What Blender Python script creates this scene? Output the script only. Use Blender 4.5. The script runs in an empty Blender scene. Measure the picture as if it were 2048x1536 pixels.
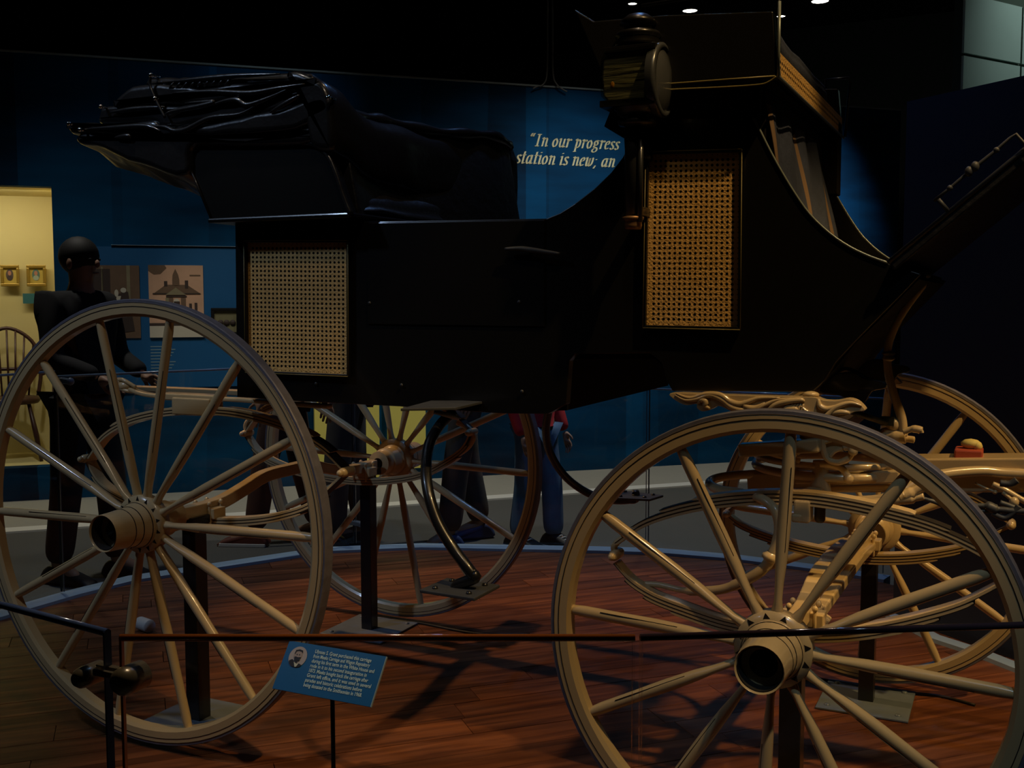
import bpy, bmesh, math, random
import numpy as np
from mathutils import Vector, Matrix, noise
random.seed(7)
PI = math.pi
S = bpy.context.scene
COL = S.collection

# ------------------------------------------------------------------ camera, world, lights, exposure
F_PX = 2120.84
CAM = Vector((2.093, -2.096, 1.207))
YAW, PITCH, ROLL = -0.442, -0.078, -0.001
def cam_axes():
    cy, sy, cp, sp = math.cos(YAW), math.sin(YAW), math.cos(PITCH), math.sin(PITCH)
    f = Vector((sy*cp, cy*cp, sp)); r = Vector((cy, -sy, 0)); u = r.cross(f)
    cr, sr = math.cos(ROLL), math.sin(ROLL)
    return r*cr + u*sr, u*cr - r*sr, f
CR, CU, CF = cam_axes()
cam_data = bpy.data.cameras.new('camera'); cam = bpy.data.objects.new('camera', cam_data); COL.objects.link(cam)
cam_data.sensor_width = 36; cam_data.lens = F_PX/2048*36; cam_data.clip_start = 0.05; cam_data.clip_end = 100
M3 = Matrix((CR, CU, -CF)).transposed()
cam.matrix_world = Matrix.Translation(CAM) @ M3.to_4x4()
S.camera = cam
S.view_settings.view_transform = 'Standard'; S.view_settings.look = 'None'
S.view_settings.gamma = 1; S.view_settings.use_curve_mapping = False
S.view_settings.exposure = 0.0
W = bpy.data.worlds.new('world'); S.world = W; W.use_nodes = True
W.node_tree.nodes['Background'].inputs[0].default_value = (0.35, 0.5, 1, 1)
W.node_tree.nodes['Background'].inputs[1].default_value = 0.0025

def spot(name, loc, aim, power, col, angle=50, blend=.5, size=.04):
    d = bpy.data.lights.new(name, 'SPOT'); d.energy = power; d.color = col
    d.spot_size = math.radians(angle); d.spot_blend = blend; d.shadow_soft_size = size
    o = bpy.data.objects.new(name, d); COL.objects.link(o); o.location = loc
    o.rotation_euler = (Vector(aim)-Vector(loc)).to_track_quat('-Z', 'Y').to_euler()
    return o
def area(name, loc, aim, power, col, sx, sy):
    d = bpy.data.lights.new(name, 'AREA'); d.energy = power; d.color = col; d.shape = 'RECTANGLE'; d.size = sx; d.size_y = sy
    o = bpy.data.objects.new(name, d); COL.objects.link(o); o.location = loc
    o.rotation_euler = (Vector(aim)-Vector(loc)).to_track_quat('-Z', 'Y').to_euler()
    return o
WARM = (1, .70, .36); COOL = (.55, .72, 1); BLUE = (.25, .45, 1)
spot('track_spot_key', (3.2, -.80, 4.5), (1.42, .1, 1.0), 270, (1, .64, .26), 25, .5, .04)
spot('track_spot_front', (4.3, 0, 4.3), (1.95, .9, .7), 480, (1, .62, .22), 24, .5, .05)
spot('track_spot_floor', (1.2, .6, 4.4), (1.5, .5, 0), 30, (1, .72, .45), 60, .8, .05)
spot('track_spot_rear', (-1.6, -2.0, 4.0), (-.1, .2, .8), 105, (.52, .70, 1), 42, .8, .14)
spot('added_hood_highlight_spot', (-.5, -.7, 4.6), (.08, .35, 1.78), 75, (1, .93, .82), 20, .7, .10)  # added lamp, only there to put highlights on the hood folds
spot('track_spot_rear_side', (1.9, -1.6, 4.3), (.3, .2, .9), 42, (1, .78, .55), 36, .8, .12)
spot('track_spot_rear_warm', (-2.4, 1.3, 3.8), (.1, 1.25, .7), 300, (1, .58, .24), 34, .6, .05)
spot('track_spot_blue', (.9, 2.0, 4.3), (.6, 1.6, 0), 65, (.18, .42, 1), 90, .9, .06)
spot('added_glass_edge_spot', (.7, .3, 4.2), (1.3, -1.0, .8), 80, (1, .8, .6), 28, .9, .05)  # added lamp, only there to brighten the near glass top edge
spot('track_spot_cool_front', (2.9, -1.7, 4.0), (2.2, .0, .6), 70, (.55, .78, 1), 26, .9, .06)
spot('track_spot_quote', (.9, 3.9, 4.2), (-1.05, 6.0, 1.75), 170, (.6, .85, 1), 36, .9, .08)
spot('track_spot_mural', (-2.1, 2.4, 4.2), (-3.3, 3.9, 1.9), 5, (.6, .85, 1), 60, .9, .08)
spot('track_spot_mural_top', (-1.5, 3.1, 4.4), (-2.9, 4.35, 2.5), 16, (.6, .85, 1), 34, .9, .08)
spot('track_spot_posters', (-1.6, 2.0, 4.0), (-3.05, 4.0, 1.1), 85, (1, .88, .68), 21, .8, .08)
spot('track_spot_corner', (1.9, 5.4, 4.2), (.35, 7.3, 1.9), 800, (.6, .85, 1), 34, 1, .08)
spot('added_yellow_panel_spot', (-.9, 3.4, 4.2), (-2.3, 4.8, .6), 60, (1, .9, .7), 26, .8, .08)  # added lamp, only there to brighten the yellow panels
spot('carpet_spot', (.2, 4.6, 4.4), (-.6, 5.0, -.2), 250, (1, .95, .85), 90, .9, .1)
spot('carpet_spot_left', (-2.6, 1.6, 4.4), (-2.8, 2.6, -.2), 150, (1, .95, .85), 80, .9, .1)
spot('teal_spot', (3.3, 7.2, 4.6), (2.5, 8.6, 3.4), 60, (.8, 1, .95), 110, .8, .1)

# ------------------------------------------------------------------ pixel helpers (measuring the photograph)
def ray(px, py): return (CF*F_PX + CR*(px-1024) - CU*(py-768))
def onY(p, Y):
    d = ray(*p); t = (Y-CAM.y)/d.y; return CAM + d*t
def onZ(p, Z):
    d = ray(*p); t = (Z-CAM.z)/d.z; return CAM + d*t
def onX(p, X):
    d = ray(*p); t = (X-CAM.x)/d.x; return CAM + d*t
def onP(p, o, n):
    d = ray(*p); t = (Vector(o)-CAM).dot(n)/d.dot(n); return CAM + d*t

# ------------------------------------------------------------------ materials
def mat(name, col, rough=.5, metal=0, var=0, vscale=20, bump=0, bscale=60, coat=0, emit=0, spec=.5, stretch=None):
    m = bpy.data.materials.new(name); m.use_nodes = True; nt = m.node_tree; b = nt.nodes['Principled BSDF']
    b.inputs['Base Color'].default_value = (*col, 1); b.inputs['Roughness'].default_value = rough
    b.inputs['Metallic'].default_value = metal; b.inputs['Coat Weight'].default_value = coat
    b.inputs['Coat Roughness'].default_value = .08; b.inputs['Specular IOR Level'].default_value = spec
    if emit:
        b.inputs['Emission Color'].default_value = (*col, 1); b.inputs['Emission Strength'].default_value = emit
    tc = nt.nodes.new('ShaderNodeTexCoord'); mp = nt.nodes.new('ShaderNodeMapping')
    nt.links.new(tc.outputs['Object'], mp.inputs[0])
    if stretch: mp.inputs['Scale'].default_value = stretch
    if var:
        n = nt.nodes.new('ShaderNodeTexNoise'); n.inputs['Scale'].default_value = vscale; n.inputs['Detail'].default_value = 5
        nt.links.new(mp.outputs[0], n.inputs['Vector'])
        r = nt.nodes.new('ShaderNodeMapRange'); r.inputs['To Min'].default_value = 1-var; r.inputs['To Max'].default_value = 1+var
        nt.links.new(n.outputs['Fac'], r.inputs['Value'])
        v = nt.nodes.new('ShaderNodeVectorMath'); v.operation = 'SCALE'; v.inputs[0].default_value = col
        nt.links.new(r.outputs[0], v.inputs['Scale']); nt.links.new(v.outputs[0], b.inputs['Base Color'])
    if bump:
        n = nt.nodes.new('ShaderNodeTexNoise'); n.inputs['Scale'].default_value = bscale; n.inputs['Detail'].default_value = 4
        nt.links.new(mp.outputs[0], n.inputs['Vector'])
        bu = nt.nodes.new('ShaderNodeBump'); bu.inputs['Strength'].default_value = bump; bu.inputs['Distance'].default_value = .01
        nt.links.new(n.outputs['Fac'], bu.inputs['Height']); nt.links.new(bu.outputs[0], b.inputs['Normal'])
    return m
CREAM = mat('cream_coach_paint', (.60, .45, .24), .28, var=.12, vscale=9, coat=.5)
TYRE = mat('dark_tyre', (.15, .15, .19), .45, var=.3, vscale=40)
INK = mat('black_pinstripe', (.012, .01, .01), .5)
BLACK = mat('black_gloss_coach_paint', (.0065, .0062, .0058), .32, coat=.25)
BLACK2 = mat('black_satin_paint', (.006, .0055, .005), .75, spec=.2)
IRON = mat('black_iron', (.012, .012, .013), .3, var=.2, coat=.3)
GREY_IRON = mat('dusty_grey_iron', (.055, .06, .066), .5, var=.3, vscale=30)
PLATE = mat('grey_steel_plate', (.13, .16, .20), .4, var=.2)
LEATHER = mat('black_patent_leather', (.014, .013, .013), .3, bump=.3, bscale=14, coat=.5)
LEATHER2 = mat('black_buttoned_leather', (.010, .010, .011), .45, bump=.35, bscale=30)
GOLD = mat('gold_pinstripe', (.24, .20, .07), .4)
SILVER = mat('silver_edge', (.22, .26, .25), .35, .4)
CHROME = mat('bright_metal', (.8, .8, .82), .12, 1)
BRONZE = mat('dark_bronze', (.30, .24, .14), .3, .35, var=.2, coat=.6)
CANE = mat('woven_cane', (.82, .50, .16), .5, var=.22, vscale=90, bump=.4, bscale=220)
CLOTH = mat('blue_grey_worn_cloth', (.028, .038, .075), .85, var=.5, vscale=14, bump=.3)
TAN = mat('tan_webbing', (.19, .12, .07), .8, var=.2)
COPPER = mat('worn_copper', (.35, .2, .1), .45, .6, var=.3)
DARKSOCK = mat('hub_cavity_dark', (.015, .014, .012), .7, var=.3)
PAPER = mat('white_plastic', (.6, .62, .62), .5)
RED = mat('red_block', (.42, .075, .04), .5, var=.15)
YEL = mat('yellow_paper', (.7, .6, .2), .6)
OLIVE = mat('olive_rod_paint', (.06, .055, .025), .4)
CARPET = mat('grey_carpet', (.10, .10, .092), .9, var=.15, vscale=120, bump=.4, bscale=300)
PALE = mat('pale_grey_carpet', (.40, .38, .32), .85, var=.12, vscale=90, bump=.3, bscale=300)
STRIP = mat('metal_transition_strip', (.85, .83, .76), .45)
CURB = mat('blue_grey_curb', (.30, .42, .55), .5, var=.12, vscale=12)
NAVY = mat('navy_partition', (.004, .012, .034), .6, var=.15, vscale=5)
CEIL = mat('black_ceiling', (.004, .004, .004), .9)
DARKWALL = mat('dark_far_wall', (.010, .009, .006), .9)
NICHE = mat('yellow_niche_wall', (.70, .59, .27), .7, var=.06, vscale=3)
YPAN = mat('yellow_panel', (.80, .70, .16), .7, var=.05, vscale=3)
TEAL = mat('pale_teal_wall', (.42, .52, .47), .6, var=.08, vscale=4)
TEALJ = mat('teal_joint', (.05, .07, .05), .8)
SIGN = mat('blue_sign', (.0, .10, .34), .4)
SIGNTXT = mat('pale_sign_lettering', (.62, .85, .9), .5)
GILT = mat('gilt_frame', (.42, .27, .05), .35, .4, var=.2)
CREAMTXT = mat('cream_lettering', (.85, .70, .38), .6)
WALLPAN = mat('blue_panel', (.0, .085, .24), .6, var=.06, vscale=4)
SKIN = mat('skin', (.36, .20, .13), .55)
CAB = mat('black_cable', (.02, .018, .016), .6)
CONDUIT = mat('dull_conduit', (.16, .15, .13), .5)
CHAIRW = mat('dark_chair_wood', (.055, .02, .015), .4, var=.3)
LAMPGLOW = mat('lamp_glow', (1, .93, .8), .5, emit=14)

def mural_mat():
    m = bpy.data.materials.new('blue_mural_wall'); m.use_nodes = True; nt = m.node_tree; b = nt.nodes['Principled BSDF']
    b.inputs['Roughness'].default_value = .8; b.inputs['Specular IOR Level'].default_value = .15
    tc = nt.nodes.new('ShaderNodeTexCoord')
    sx = nt.nodes.new('ShaderNodeSeparateXYZ'); nt.links.new(tc.outputs['Object'], sx.inputs[0])
    cm = nt.nodes.new('ShaderNodeCombineXYZ'); nt.links.new(sx.outputs[0], cm.inputs[0])
    mz = nt.nodes.new('ShaderNodeMath'); mz.operation = 'MULTIPLY'; mz.inputs[1].default_value = .03
    nt.links.new(sx.outputs[2], mz.inputs[0]); nt.links.new(mz.outputs[0], cm.inputs[2])
    n1 = nt.nodes.new('ShaderNodeTexVoronoi'); n1.distance = 'CHEBYCHEV'; n1.inputs['Scale'].default_value = 2.1
    nt.links.new(cm.outputs[0], n1.inputs['Vector'])
    cm2 = nt.nodes.new('ShaderNodeCombineXYZ'); nt.links.new(sx.outputs[2], cm2.inputs[2])
    mx = nt.nodes.new('ShaderNodeMath'); mx.operation = 'MULTIPLY'; mx.inputs[1].default_value = .22
    nt.links.new(sx.outputs[0], mx.inputs[0]); nt.links.new(mx.outputs[0], cm2.inputs[0])
    n2 = nt.nodes.new('ShaderNodeTexNoise'); n2.inputs['Scale'].default_value = 5; n2.inputs['Detail'].default_value = 6
    nt.links.new(cm2.outputs[0], n2.inputs['Vector'])
    ad = nt.nodes.new('ShaderNodeMath'); ad.operation = 'ADD'
    nt.links.new(n1.outputs['Color'], ad.inputs[0]); nt.links.new(n2.outputs['Fac'], ad.inputs[1])
    cr = nt.nodes.new('ShaderNodeValToRGB'); cr.color_ramp.elements[0].position = .35; cr.color_ramp.elements[0].color = (.001, .012, .032, 1)
    cr.color_ramp.elements[1].position = 1.0; cr.color_ramp.elements[1].color = (.0, .095, .24, 1)
    mh = nt.nodes.new('ShaderNodeMath'); mh.operation = 'MULTIPLY'; mh.inputs[1].default_value = .62
    nt.links.new(ad.outputs[0], mh.inputs[0]); nt.links.new(mh.outputs[0], cr.inputs[0]); nt.links.new(cr.outputs[0], b.inputs['Base Color'])
    return m
MURAL = mural_mat()

def wood_mat(name, c1, c2):
    m = bpy.data.materials.new(name); m.use_nodes = True; nt = m.node_tree; b = nt.nodes['Principled BSDF']
    b.inputs['Roughness'].default_value = .42
    tc = nt.nodes.new('ShaderNodeTexCoord'); mp = nt.nodes.new('ShaderNodeMapping'); mp.inputs['Scale'].default_value = (1.2, 16, 1)
    nt.links.new(tc.outputs['Object'], mp.inputs[0])
    oi = nt.nodes.new('ShaderNodeObjectInfo')
    n = nt.nodes.new('ShaderNodeTexNoise'); n.noise_dimensions = '4D'; n.inputs['Scale'].default_value = 2.2; n.inputs['Detail'].default_value = 8; n.inputs['Distortion'].default_value = .6
    nt.links.new(mp.outputs[0], n.inputs['Vector'])
    mm = nt.nodes.new('ShaderNodeMath'); mm.operation = 'MULTIPLY'; mm.inputs[1].default_value = 50
    nt.links.new(oi.outputs['Random'], mm.inputs[0]); nt.links.new(mm.outputs[0], n.inputs['W'])
    cr = nt.nodes.new('ShaderNodeValToRGB'); cr.color_ramp.elements[0].position = .35; cr.color_ramp.elements[0].color = (*c1, 1)
    cr.color_ramp.elements[1].position = .68; cr.color_ramp.elements[1].color = (*c2, 1)
    nt.links.new(n.outputs['Fac'], cr.inputs[0])
    r = nt.nodes.new('ShaderNodeMapRange'); r.inputs['To Min'].default_value = .65; r.inputs['To Max'].default_value = 1.25
    nt.links.new(oi.outputs['Random'], r.inputs['Value'])
    v = nt.nodes.new('ShaderNodeVectorMath'); v.operation = 'SCALE'
    nt.links.new(cr.outputs[0], v.inputs[0]); nt.links.new(r.outputs[0], v.inputs['Scale']); nt.links.new(v.outputs[0], b.inputs['Base Color'])
    bu = nt.nodes.new('ShaderNodeBump'); bu.inputs['Strength'].default_value = .25; bu.inputs['Distance'].default_value = .004
    nt.links.new(n.outputs['Fac'], bu.inputs['Height']); nt.links.new(bu.outputs[0], b.inputs['Normal'])
    return m
WOOD = wood_mat('red_brown_floor_wood', (.085, .024, .008), (.26, .085, .03))

def glass_mat(name, tint, gloss=.05):
    m = bpy.data.materials.new(name); m.use_nodes = True; nt = m.node_tree; nt.nodes.clear()
    out = nt.nodes.new('ShaderNodeOutputMaterial'); mix = nt.nodes.new('ShaderNodeMixShader')
    tr = nt.nodes.new('ShaderNodeBsdfTransparent'); tr.inputs[0].default_value = (*tint, 1)
    gl = nt.nodes.new('ShaderNodeBsdfGlossy'); gl.inputs['Roughness'].default_value = .01
    fr = nt.nodes.new('ShaderNodeFresnel'); fr.inputs[0].default_value = 1.45
    geo = nt.nodes.new('ShaderNodeNewGeometry'); inv = nt.nodes.new('ShaderNodeMath'); inv.operation = 'SUBTRACT'; inv.inputs[0].default_value = 1; nt.links.new(geo.outputs['Backfacing'], inv.inputs[1])
    mu = nt.nodes.new('ShaderNodeMath'); mu.operation = 'MULTIPLY'; nt.links.new(fr.outputs[0], mu.inputs[0]); nt.links.new(inv.outputs[0], mu.inputs[1]); nt.links.new(mu.outputs[0], mix.inputs[0]); nt.links.new(tr.outputs[0], mix.inputs[1]); nt.links.new(gl.outputs[0], mix.inputs[2])
    nt.links.new(mix.outputs[0], out.inputs[0]); return m
GLASS = glass_mat('clear_glass', (.96, .975, .97))
EDGE = mat('glass_edge_painted_blue_sheen', (.14, .22, .45), .12, .0, coat=1)  # blue reflected light put into the colour of the clear glass edge
EDGE_AMB = mat('glass_edge_painted_amber_glow', (.75, .20, .03), .15, coat=1)  # warm light carried by the clear glass, painted as amber edge colour
EDGE_DK = mat('glass_edge_painted_plum_sheen', (.10, .06, .07), .1, coat=1)  # plum reflection painted into the colour of the clear glass edge
LAMPTUBE = mat('dark_grey_lamp_metal', (.03, .033, .036), .35, .3, coat=.3)
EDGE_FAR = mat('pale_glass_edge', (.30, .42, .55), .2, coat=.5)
LENS = glass_mat('lamp_lens_glass', (.75, .78, .7))

# ------------------------------------------------------------------ mesh helpers
def tag(o, label=None, cat=None, group=None, kind=None):
    if label: o['label'] = label
    if cat: o['category'] = cat
    if group: o['group'] = group
    if kind: o['kind'] = kind
    return o
def empty(name, loc=(0, 0, 0), rz=0, parent=None):
    o = bpy.data.objects.new(name, None); COL.objects.link(o); o.location = loc; o.rotation_euler = (0, 0, rz); o.empty_display_size = .05
    if parent: o.parent = parent
    return o
class MB:
    def __init__(s): s.v = []; s.f = []; s.mi = []; s.sm = []; s.m = 0
    def add(s, vs, fs, smooth=False):
        b = len(s.v); s.v += [tuple(x) for x in vs]; s.f += [[i+b for i in f] for f in fs]
        s.mi += [s.m]*len(fs); s.sm += [smooth]*len(fs); return s
    def box(s, c, sz, R=None):
        c = Vector(c); pts = []
        for dx in (-.5, .5):
            for dy in (-.5, .5):
                for dz in (-.5, .5):
                    p = Vector((dx*sz[0], dy*sz[1], dz*sz[2]));
                    if R: p = R @ p
                    pts.append(c+p)
        return s.add(pts, [(0, 1, 3, 2), (4, 6, 7, 5), (0, 4, 5, 1), (2, 3, 7, 6), (0, 2, 6, 4), (1, 5, 7, 3)])
    def span(s, a, b): # axis aligned box between corners
        return s.box([(a[i]+b[i])/2 for i in range(3)], [abs(b[i]-a[i]) for i in range(3)])
    def prism(s, pts, Y0, Y1):
        n = len(pts); v = [(p[0], Y0, p[1]) for p in pts]+[(p[0], Y1, p[1]) for p in pts]
        f = [list(range(n))[::-1], list(range(n, 2*n))]+[(i, (i+1) % n, (i+1) % n+n, i+n) for i in range(n)]
        return s.add(v, f)
    def slab(s, corners, d): # 4+ corner face pushed along vector d
        n = len(corners); c = [Vector(p) for p in corners]; d = Vector(d)
        v = c+[p+d for p in c]
        return s.add(v, [list(range(n)), list(range(n, 2*n))[::-1]]+[(i, (i+1) % n, (i+1) % n+n, i+n) for i in range(n)])
    def tube(s, path, r, n=10, smooth=True, flat=None):
        P = [Vector(p) for p in path]; m = len(P)
        R = r if isinstance(r, (list, tuple)) else [r]*m
        T = [(P[min(i+1, m-1)]-P[max(i-1, 0)]).normalized() for i in range(m)]
        up = Vector((0, 0, 1)) if abs(T[0].z) < .9 else Vector((0, 1, 0))
        N = (up-T[0]*up.dot(T[0])).normalized(); v = []
        for i in range(m):
            N = (N-T[i]*N.dot(T[i])).normalized(); B = T[i].cross(N)
            for k in range(n):
                a = 2*PI*k/n; fx = flat if flat else 1
                v.append(P[i]+(N*math.cos(a)+B*math.sin(a)*fx)*R[i])
        f = [(i*n+k, i*n+(k+1) % n, (i+1)*n+(k+1) % n, (i+1)*n+k) for i in range(m-1) for k in range(n)]
        b = len(s.v); s.add(v, f, smooth); s.f += [[b+k for k in range(n)][::-1], [b+(m-1)*n+k for k in range(n)]]; s.mi += [s.m]*2; s.sm += [False]*2
        return s
    def lathe(s, prof, o, ax=(0, 0, 1), n=24, smooth=True):
        ax = Vector(ax).normalized(); o = Vector(o); u = ax.orthogonal().normalized(); w = ax.cross(u); v = []; m = len(prof)
        for r, h in prof:
            for k in range(n):
                a = 2*PI*k/n; v.append(o+ax*h+(u*math.cos(a)+w*math.sin(a))*max(r, 1e-5))
        f = [(i*n+k, (i+1)*n+k, (i+1)*n+(k+1) % n, i*n+(k+1) % n)[::-1] for i in range(m-1) for k in range(n)]
        return s.add(v, f, smooth)
    def ball(s, c, r, n=14, sc=(1, 1, 1)):
        v = []; c = Vector(c); h = n//2
        for i in range(h+1):
            t = PI*i/h
            for k in range(n):
                a = 2*PI*k/n; v.append(c+Vector((math.sin(t)*math.cos(a)*r*sc[0], math.sin(t)*math.sin(a)*r*sc[1], math.cos(t)*r*sc[2])))
        f = [(i*n+k, (i+1)*n+k, (i+1)*n+(k+1) % n, i*n+(k+1) % n) for i in range(h) for k in range(n)]
        return s.add(v, f, True)
    def ribbon(s, path, y0, y1, th): # strip of thickness th swept along an XZ path, from y0 to y1
        P = [Vector((p[0], p[1])) for p in path]; m = len(P); v = []
        T = th if isinstance(th, (list, tuple)) else [th]*m
        for i in range(m):
            t = (P[min(i+1, m-1)]-P[max(i-1, 0)]).normalized(); nn = Vector((-t.y, t.x))
            a = P[i]+nn*T[i]/2; b = P[i]-nn*T[i]/2
            v += [(a.x, y0, a.y), (a.x, y1, a.y), (b.x, y1, b.y), (b.x, y0, b.y)]
        f = [(i*4+k, i*4+(k+1) % 4, (i+1)*4+(k+1) % 4, (i+1)*4+k) for i in range(m-1) for k in range(4)]+[(0, 3, 2, 1), tuple((m-1)*4+k for k in range(4))]
        return s.add(v, f)
    def build(s, name, mats, parent=None, loc=None, rot=None, bevel=0, subsurf=0):
        me = bpy.data.meshes.new(name); me.from_pydata(s.v, [], s.f)
        if not isinstance(mats, (list, tuple)): mats = [mats]
        for m in mats: me.materials.append(m)
        me.polygons.foreach_set('material_index', s.mi); me.polygons.foreach_set('use_smooth', s.sm)
        bm = bmesh.new(); bm.from_mesh(me); bmesh.ops.recalc_face_normals(bm, faces=bm.faces); bm.to_mesh(me); bm.free()
        o = bpy.data.objects.new(name, me); COL.objects.link(o)
        if parent: o.parent = parent
        if loc: o.location = loc
        if rot: o.rotation_euler = rot
        if bevel:
            b = o.modifiers.new('bevel', 'BEVEL'); b.width = bevel; b.segments = 2; b.limit_method = 'ANGLE'; b.angle_limit = .6
        if subsurf:
            b = o.modifiers.new('subsurf', 'SUBSURF'); b.levels = subsurf; b.render_levels = subsurf
        return o
def crom(pts, k=6, closed=False):
    P = [Vector(p) for p in pts]; n = len(P); out = []
    seg = n if closed else n-1
    for i in range(seg):
        g = (lambda j: P[j % n]) if closed else (lambda j: P[min(max(j, 0), n-1)])
        a, b, c, d = g(i-1), g(i), g(i+1), g(i+2)
        for j in range(k):
            t = j/k
            out.append(.5*((2*b)+(c-a)*t+(2*a-5*b+4*c-d)*t*t+(3*b-a-3*c+d)*t**3))
    if not closed: out.append(P[-1])
    return out
def xz(pts, Y): return [(lambda q: Vector((q.x, q.z)))(onY(p, Y)) for p in pts]
def sxz(pts, Y, k=6, closed=False): return crom(xz(pts, Y), k, closed)
def p3(pts): # (px,py,Y) list -> 3D smooth path
    return crom([onY((p[0], p[1]), p[2]) for p in pts], 6)
def inset(poly, d):
    n = len(poly); A = sum(poly[i].x*poly[(i+1) % n].y-poly[(i+1) % n].x*poly[i].y for i in range(n)); sg = 1 if A > 0 else -1; out = []
    for i in range(n):
        t = (poly[(i+1) % n]-poly[i-1]).normalized(); out.append(poly[i]+Vector((-t.y, t.x))*sg*d)
    return out
def pillow(mb, poly, Y0, Y1, d=.012, amp=.004, seed=0, steps=8, sag=0):
    ys = [(Y0, 1.0), (Y0+d*.12, .55), (Y0+d*.45, .2), (Y0+d, 0)]
    ys += [(Y0+d+(Y1-Y0-2*d)*i/steps, 0) for i in range(1, steps)]
    ys += [(Y1-d, 0), (Y1-d*.45, .2), (Y1-d*.12, .55), (Y1, 1.0)]
    n = len(poly); v = []
    for y, k in ys:
        q = inset(poly, d*k) if k else poly
        tt = (y-Y0)/(Y1-Y0); ee = min(1, max(0, min(tt-.04, .96-tt)/.12)); sg_ = sag*(ee*ee*(3-2*ee)*.7+.3*math.sin(PI*tt))
        for i, p in enumerate(q):
            w = noise.noise(Vector((p.x*9+seed, y*7, p.y*9)))*amp
            v.append((p.x+w, y, p.y-sg_+w*.8+noise.noise(Vector((p.x*22, y*3+seed, p.y*22)))*amp*.7))
    m = len(ys)
    f = [(i*n+k, i*n+(k+1) % n, (i+1)*n+(k+1) % n, (i+1)*n+k) for i in range(m-1) for k in range(n)]+[list(range(n)), list(range((m-1)*n, m*n))]
    mb.add(v, f, True)
    mb.sm[-1] = mb.sm[-2] = False
    return mb

# ------------------------------------------------------------------ the setting
FZ = -.2
MB().span((-9, -6, FZ-.1), (8, 13, FZ)).build('floor', CARPET).__setitem__('kind', 'structure')
MB().span((-9, -6, 4.9), (8, 13, 5.0)).build('ceiling', CEIL).__setitem__('kind', 'structure')
WO = Vector((-4.3, 3.02, 0)); WD = Vector((.7250, .6887, 0)).normalized(); WN = Vector((WD.y, -WD.x, 0))
WANG = math.atan2(WD.y, WD.x)
def wp(s, z, off=0): return WO+WD*s+WN*off+Vector((0, 0, z))
def onW(px, py, off=0): # photograph point on the mural wall -> (s, z)
    q = onP((px, py), WO+WN*off, WN); return (q-WO).dot(WD), q.z
sN, zN0 = onW(122, 935)[0], onW(60, 935)[1]; zN1 = onW(60, 372)[1]
WT = 2.91; SR = onW(1800, 300)[0]
wl = MB()   # local x = along the wall, y = behind it, z up
wl.span((sN, 0, FZ), (SR, .12, WT)); wl.span((-3.2, 0, zN1), (sN, .12, WT)); wl.span((-3.2, 0, FZ), (sN, .12, zN0)); wl.span((-3.2, 0, zN0), (-2.2, .12, zN1))
wb = wl.build('wall_back', MURAL, loc=WO, rot=(0, 0, WANG)); wb['kind'] = 'structure'
nm = MB(); nm.span((-2.3, .8, zN0-.1), (sN+.1, .84, zN1+.1)); nm.span((sN+.0, .12, zN0-.1), (sN+.04, .8, zN1+.1)); nm.span((-2.3, .12, zN1), (sN, .8, zN1+.04)); nm.span((-2.3, .12, zN0-.04), (sN, .8, zN0))
area('niche_strip_light', WO+WD*(-.35)-WN*.22+Vector((0, 0, zN1-.03)), WO+WD*(-.35)-WN*.75+Vector((0, 0, .9)), 6, (1, .90, .62), 1.4, .08)
o = nm.build('wall_niche', NICHE, loc=WO, rot=(0, 0, WANG)); o['kind'] = 'structure'
# thin moulding on the top of the mural wall
o = MB().span((-3.2, -.012, WT), (SR, .13, WT+.012)).build('trim_1', mat('grey_cap', (.30, .33, .32), .4), loc=WO, rot=(0, 0, WANG)); o['kind'] = 'structure'
# far dark walls closing the hall
MB().span((-9, 12.9, FZ), (8, 13, 5)).build('wall_far', DARKWALL)['kind'] = 'structure'
MB().span((-9.1, -6, FZ), (-9, 13, 5)).build('wall_left', DARKWALL)['kind'] = 'structure'
MB().span((8, -6, FZ), (8.1, 13, 5)).build('wall_right', DARKWALL)['kind'] = 'structure'
MB().span((-9, -6.1, FZ), (8, -6, 5)).build('wall_near', DARKWALL)['kind'] = 'structure'
# pale carpet band with metal strip in front of the wall
a, b = onZ((60, 1056), FZ), onZ((1480, 960), FZ); dv = (b-a).normalized(); nv = Vector((-dv.y, dv.x, 0))
a2, b2 = a-dv*4, b+dv*3
MB().slab([a2, b2, b2+nv*2.2, a2+nv*2.2], (0, 0, .004)).build('trim_2', PALE)['kind'] = 'structure'
MB().slab([a2-nv*.13, b2-nv*.13, b2, a2], (0, 0, .012)).build('trim_3', STRIP)['kind'] = 'structure'

# right navy partition standing on the platform edge
pa, pb = onZ((1766, 1236), 0), onZ((2048, 1338), 0); pd = (pb-pa).normalized(); pn = Vector((-pd.y, pd.x, 0))
if pn.y < 0: pn = -pn
pe = pa+pd*1.25
part = MB().slab([pa+pn*.05, pe+pn*.05, pe+pn*.15, pa+pn*.15], (0, 0, 1.94)).build('partition_wall', NAVY)
tag(part, 'tall navy blue partition behind the far front wheel at right', 'partition')
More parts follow.
